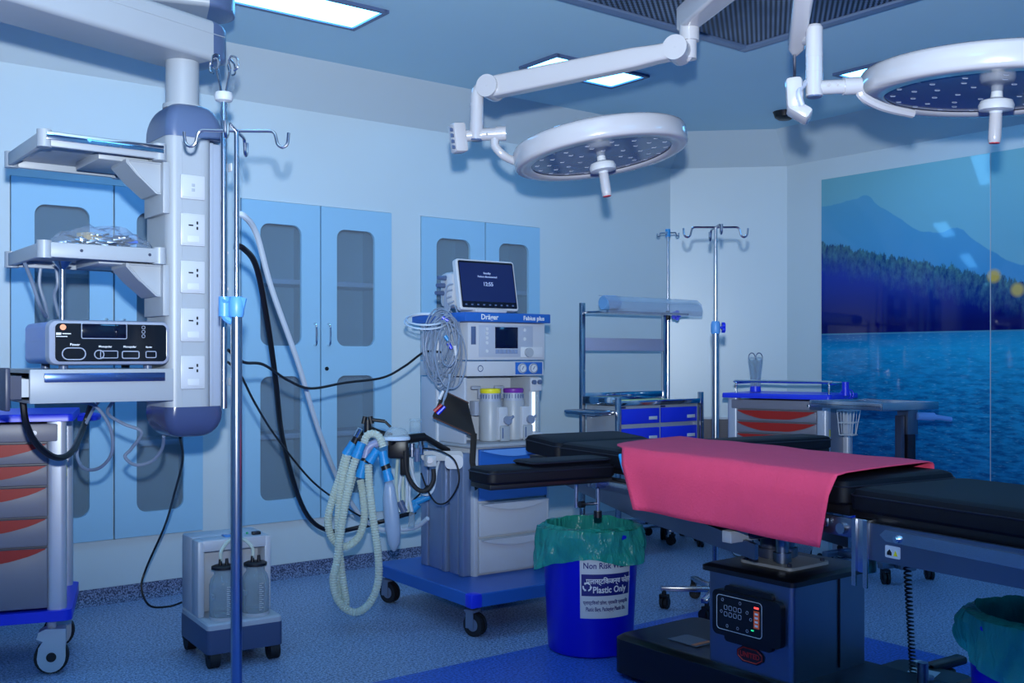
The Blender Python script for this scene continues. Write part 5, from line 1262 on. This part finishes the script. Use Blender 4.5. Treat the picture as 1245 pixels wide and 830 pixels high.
# ---------------------------------------------------------------- bins
def bin_(label, loc, rot, r=.176, H=.50, seed=1, lab=True):
    t = thing('waste_bin', label, 'bin', (loc[0], loc[1], 0), rot, 'blue lined waste bins')
    mb = MB(); mb.lathe([(r - .012, 0), (r - .002, .008), (r, .02), (r + .022, H - .03), (r + .028, H - .02), (r + .028, H), (r + .018, H), (r + .016, H - .03), (r - .008, .03), (.0, .02)], seg=64); b = obj('bin_body', mb, mat('bin_blue', (10, 16, 196), .3, var=.04), t)
    rnd = random.Random(seed)
    ph = [rnd.uniform(0, 6.28) for _ in range(8)]
    def wob(a, f): return .4 * math.sin(3 * a + ph[0] + f * 2) + .35 * math.sin(7 * a + ph[1] + f * 3) + .30 * abs(math.sin(8.5 * a + ph[2] - f * 3)) + .20 * abs(math.sin(15 * a + ph[3] + f * 4)) - .25
    mb = MB(); L = []; S = 120
    R0 = r + .026
    prof = []
    for k in range(9): u = k / 8; prof.append((R0 - .022 - .012 * (1 - u), .12 + (H - .10) * u * 1.0, .010, u))       # inside
    prof += [(R0 - .006, H + .012, .005, 0), (R0 + .008, H + .010, .004, 0)]
    for k in range(1, 9): u = k / 8; prof.append((R0 + .010 + .008 * u, H - (.115 * u), .020 * (1 + u * .5), u))      # outside
    for rr, zz, am, f in prof:
        row = []
        for i in range(S):
            a = 2 * PI * i / S; q = wob(a, f); dz = 0
            bunch = math.exp(-((a - 3.5) / .35) ** 2)
            if rr > R0: dz = .020 * math.sin(3 * a + ph[5]) * f + .012 * q * f - .03 * bunch * f
            row.append(((rr + am * q + .022 * bunch * (rr > R0)) * math.cos(a), (rr + am * q + .022 * bunch * (rr > R0)) * math.sin(a), zz + dz + .006 * q * (zz > H)))
        L.append(row)
    mb.loft(L, cap=False); obj('bin_liner', mb, LINER, t, ang=25)
    if lab:
        Rl = r + .012
        def bend(me, off=0.0):
            for v in me.vertices:
                x, y, z = v.co; rad = r + .022 * z / H + .0012 - y + off; a = -PI / 2 + x / Rl
                v.co = (rad * math.cos(a), rad * math.sin(a), z)
        def strip(x0, x1, z0, z1, m, nm, par, off=0.0, th=.001):
            b = MB(); n = 16; L = []
            for i in range(n + 1): x = x0 + (x1 - x0) * i / n; L.append([(x, -th, z0), (x, -th, z1), (x, 0, z1), (x, 0, z0)])
            b.loft(L); o = obj(nm, b, m, par); bend(o.data, off); return o
        s = strip(-.055, .165, .165, .42, LABEL, 'bin_label', t)
        strip(-.049, .160, .255, .342, mat('label_navy', (16, 22, 110), .5), 'label_band', s, .0006)
        def ltext(st, size, x, z, m, sq=1.0, al='CENTER'):
            o = text(st, size, m, s, at(x, -.0012, z), align=al, squash=sq, depth=.0004); bend(o.data, .0006)
        NV = mat('label_navy', (16, 22, 110))
        ltext('Non Risk Waste', .034, .055, .365, NV, .85); ltext('प्लास्टिकजन्य फोहर', .028, .068, .305, MARKW, .9); ltext('Plastic Only', .036, .068, .268, MARKW, .85)
        ltext('प्लास्टिकको झोला, प्याकिङ प्लास्टिक', .018, .055, .222, NV, .75); ltext('Plastic Bags, Packaging Plastic Etc.', .023, .055, .195, NV, .56)
        for k in range(3):                              # three chasing arrows
            a = PI / 2 + k * 2 * PI / 3; cx, cz = -.027, .292
            b = MB(); pts = [(cx + .015 * math.cos(a + d), cz + .015 * math.sin(a + d)) for d in (-.75, -.3, .15, .45)]
            poly = [(cx + .0185 * math.cos(a + d), cz + .0185 * math.sin(a + d)) for d in (-.75, -.3, .15, .45)] + [(cx + .0125 * math.cos(a + d), cz + .0125 * math.sin(a + d)) for d in (.45, .15, -.3, -.75)]
            b.prism(poly, 'y', -.0016, -.0008); tip = a + .85
            b.prism([(cx + .021 * math.cos(a + .45), cz + .021 * math.sin(a + .45)), (cx + .0155 * math.cos(tip), cz + .0155 * math.sin(tip)), (cx + .009 * math.cos(a + .45), cz + .009 * math.sin(a + .45))], 'y', -.0016, -.0008)
            o = obj('recycling_arrow', b, MARKW, s); bend(o.data, .0004)
    return t
bin_('blue waste bin with green liner and white label, between anaesthesia machine and table', (.325, 4.30), .0, seed=3)
bin_('blue waste bin with green liner at the bottom right, under the table foot end', (1.44, 2.78), 1.2, seed=9, lab=False)

# ---------------------------------------------------------------- surgical lamps on ceiling arms
def lamp(label, center, Rr, roll, pitch, yoke_from, panel_side):
    """center: middle of the lower face"""
    t = thing('surgical_lamp', label, 'surgical lamp', center, 0, 'ceiling surgical lamps')
    q = Matrix.Rotation(roll, 4, 'Y') @ Matrix.Rotation(pitch, 4, 'X')
    rg = Rr * .81
    mb = MB(); mb.lathe([(rg, .004), (rg + .006, -.004), (Rr * .965, -.004), (Rr * .99, .000), (Rr, .010), (Rr, .060), (Rr * .985, .070), (Rr * .95, .076), (Rr * .66, .086), (Rr * .62, .108), (Rr * .2, .122), (.0, .124)], q, 72, cap=False)
    hd = obj('head_housing', mb, LAMPW, t, ang=60)
    mb = MB(); mb.lathe([(.0, .006), (rg, .006), (rg, .012), (.0, .012)], q, 64, cap=False); gl = obj('lens_glass', mb, mat('lamp_glass', (84, 104, 140), .12, spec=.9), t)
    leds = []
    for ring, n in ((.34, 6), (.56, 10), (.75, 14), (.92, 18)):
        for i in range(n):
            a = 2 * PI * (i + .5 * (ring * 50 % 2)) / n; v = q @ Vector((rg * ring * math.cos(a), rg * ring * math.sin(a), .0055)); leds.append(v)
    for v in leds:
        mb = MB(); mb.tube([v + Vector((-.010, 0, .003)), v + Vector((-.006, 0, -.001)), v + Vector((.006, 0, -.001)), v + Vector((.010, 0, .003))], .0011, seg=5, sub=1); obj('led_lens', mb, mat('led_grey', (150, 160, 180), .3), gl)
    mb = MB(); mb.lathe([(.016, .01), (.018, -.012), (.046, -.022), (.052, -.036), (.050, -.050), (.020, -.054), (.018, -.060)], q, 32); obj('handle_flange', mb, LABEL, t)
    mb = MB(); mb.lathe([(.017, -.055), (.0185, -.07), (.019, -.13), (.0175, -.148), (.016, -.15)], q, 24); h = obj('sterile_handle', mb, LAMPW, t)
    mb = MB(); mb.lathe([(.0155, -.149), (.0155, -.152), (.0, -.152)], q, 24); obj('handle_tip', mb, mat('tip_red', (200, 40, 50), .4), h)
    return t, q
C1 = P(731, 192, 4.0)
t, q = lamp('round white surgical lamp hanging over the room centre on the long white arm', C1, .336, -math.radians(8.4), math.radians(-3), None, -1)
L1 = t
def wobj(nm, mb, m, par, **k): return obj(nm, mb, m, par, world=True, **k)
j = P(579.5, 165, 4.0)
mb = MB(); mb.cyl(P(548, 166, 4.0), P(588, 164, 4.0), .022, seg=20); mb.cyl(P(586, 163.5, 4.0), P(605, 162.5, 4.0), .024); mb.cyl(P(603, 162.5, 4.0), P(615, 162, 4.0), .028); wobj('cross_tube', mb, LAMPW, t)
mb = MB(); mb.cyl(P(594, 167.5, 3.97), P(594, 167.5, 3.974), .005) if False else mb.cyl(P(592, 163, 3.972), P(592, 163, 3.985), .005); wobj('screw', mb, DSLATE, t)
mb = MB(); mb.tube([P(602, 168, 4.0), P(602, 177, 4.0), P(610, 187, 4.0), P(622, 194, 4.02), P(640, 200, 4.05)], .017, seg=14); wobj('yoke_arm', mb, LAMPW, t)
mb = MB(); mb.cyl(P(580, 118, 4.0), P(579, 169.5, 4.0), .0255, seg=24); mb.cyl(P(579.4, 148, 4.0), P(579, 169, 4.0), .0268, seg=24); mb.cyl(P(579.3, 126, 4.0), P(579.2, 130, 4.0), .0252, seg=24); mb.tube([P(580, 122, 4.0), P(582, 110, 4.0), P(598, 107, 4.0)], .025, seg=20); vt = wobj('drop_tube', mb, LAMPW, t)
mb = MB(); mb.cyl(P(579, 169, 4.0), P(579, 171, 4.0), .024); wobj('tube_cap', mb, SLATE, t)
mb = MB(); c = P(557, 168, 3.98); mb.box(c, (.055, .06, .115), .012, Matrix.Rotation(-.12, 4, 'Y') @ Matrix.Rotation(.5, 4, 'Z')); cbx = wobj('control_box', mb, LAMPW, t)
mb = MB(); c = P(550, 169, 3.95)
for k in range(4): mb.box(c + Vector((-.003 + .003 * k, -.004, .035 - .022 * k)), (.016, .005, .013), .001, Matrix.Rotation(-.12, 4, 'Y') @ Matrix.Rotation(.9, 4, 'Z'))
XF[cbx.name] = XF[t.name]; wobj('button_strip', mb, SLATE, cbx)
A, B = P(597, 107, 3.98), P(824, 61, 3.68)
mb = MB(); d = (B - A).normalized(); sd = d.cross(Vector((0, 0, 1))).normalized(); up = sd.cross(d)
def beam(p, hw, hh): return [p + sd * u + up * v for u, v in rrect(-hw, hw, -hh, hh, .012)]
mb.loft([beam(A, .032, .040), beam(A.lerp(B, .10), .032, .040), beam(A.lerp(B, .78), .032, .036), beam(A.lerp(B, .9), .03, .030), beam(B, .03, .030)])
wobj('spring_arm', mb, LAMPW, t)
for pt, r in ((A, .043), (B, .044)):
    mb = MB(); mb.cyl(pt - sd * .045, pt + sd * .045, r, seg=32); mb.cyl(pt - sd * .047, pt + sd * .047, .003); wobj('pivot_cap', mb, LAMPW, t)
HUB = Vector((.85, 2.70, 2.40))
mb = MB(); jt = P(838, 48, 3.70); mb.cyl(P(838, 72, 3.7), P(838, 41, 3.7), .027, seg=24); mb.cyl(P(838, 68, 3.7), B, .024); wobj('elbow', mb, LAMPW, t)
mb = MB(); Z = 2.42
a0 = Vector((jt.x, jt.y, Z)); a1 = Vector((HUB.x, HUB.y, Z)); d = (a1 - a0).normalized(); sd2 = d.cross(Vector((0, 0, 1))).normalized()
mb.loft([[p + sd2 * u + Vector((0, 0, v)) for u, v in rrect(-h_, h_, -.045, .045, .012)] for p, h_ in ((a0 - d * .035, .034), (a0.lerp(a1, .15), .040), (a1, .055))]); mb.cyl((jt.x, jt.y, 2.33), (jt.x, jt.y, 2.40), .036); wobj('upper_arm', mb, LAMPW, t)
mb = MB(); mb.cyl((HUB.x, HUB.y, 2.37), (HUB.x, HUB.y, CH), .06, seg=28); mb.cyl((HUB.x, HUB.y, CH - .06), (HUB.x, HUB.y, CH - .02), .13, seg=32); wobj('ceiling_column', mb, LAMPW, t)

C2 = P(1212, 114, 3.2)
t, q = lamp('large round white surgical lamp at the right edge, nearest the mural', C2, .405, math.radians(1.5), math.radians(3), None, -1)
mb = MB(); mb.cyl(P(990, 34, 3.2), P(990, 117, 3.2), .0258, seg=28); mb.cyl(P(990, 66, 3.2), P(990, 70, 3.2), .0266, seg=28); mb.cyl(P(990, 85, 3.2), P(990, 88, 3.2), .0266, seg=28); mb.cyl(P(990, 31, 3.2), P(990, 34, 3.2), .022, .0258, seg=28); wobj('drop_tube', mb, LAMPW, t)
mb = MB(); mb.cyl(P(990, 116.5, 3.2), P(990, 118.5, 3.2), .022); wobj('tube_cap', mb, SLATE, t)
mb = MB(); mb.cyl(P(985, 107, 3.2), P(1026, 105, 3.2), .022, seg=24); mb.cyl(P(1025, 105, 3.2), P(1046, 104, 3.2), .0265, seg=24); mb.tube([P(1044, 108, 3.2), P(1050, 118, 3.2), P(1075, 130, 3.22), P(1110, 138, 3.25)], .014); wobj('cross_tube', mb, LAMPW, t)
for xx in (1008, 1019):
    mb = MB(); mb.cyl(P(xx, 103, 3.174), P(xx, 103, 3.180), .005 if xx < 1010 else .003); wobj('screw', mb, DSLATE, t)
mb = MB(); c = P(966, 115, 3.2); Rm = Matrix.Rotation(-.06, 4, 'Y') @ Matrix.Rotation(-.25, 4, 'Z')
mb.box(c, (.052, .075, .10), .014, Rm); mb.box(P(972, 136, 3.2), (.075, .075, .040), .012, Matrix.Rotation(.6, 4, 'Y') @ Matrix.Rotation(-.25, 4, 'Z')); wobj('control_box', mb, LAMPW, t)
mb = MB(); mb.tube([P(980, 100, 3.2), P(971, 112, 3.16), P(975, 128, 3.16)], .009); wobj('box_bracket', mb, mat('bracket_grey', (170, 178, 196), .4), t)
A, B = P(967, 64, 3.34), Vector((.80, 2.72, 2.42)); d = (B - A).normalized(); sd = d.cross(Vector((0, 0, 1))).normalized(); up = sd.cross(d)
mb = MB(); mb.loft([beam(A, .012, .015), beam(A.lerp(B, .06), .026, .024), beam(A.lerp(B, .5), .030, .034), beam(B, .034, .036)]); wobj('spring_arm', mb, LAMPW, t)
mb = MB(); mb.cyl(P(968, 50, 3.32), P(990, 46, 3.2), .018); wobj('elbow', mb, LAMPW, t)
mb = MB(); mb.cyl(P(966, 64, 3.33), P(966, 98, 3.22), .005, seg=10); wobj('cable_rod', mb, STEEL, t)
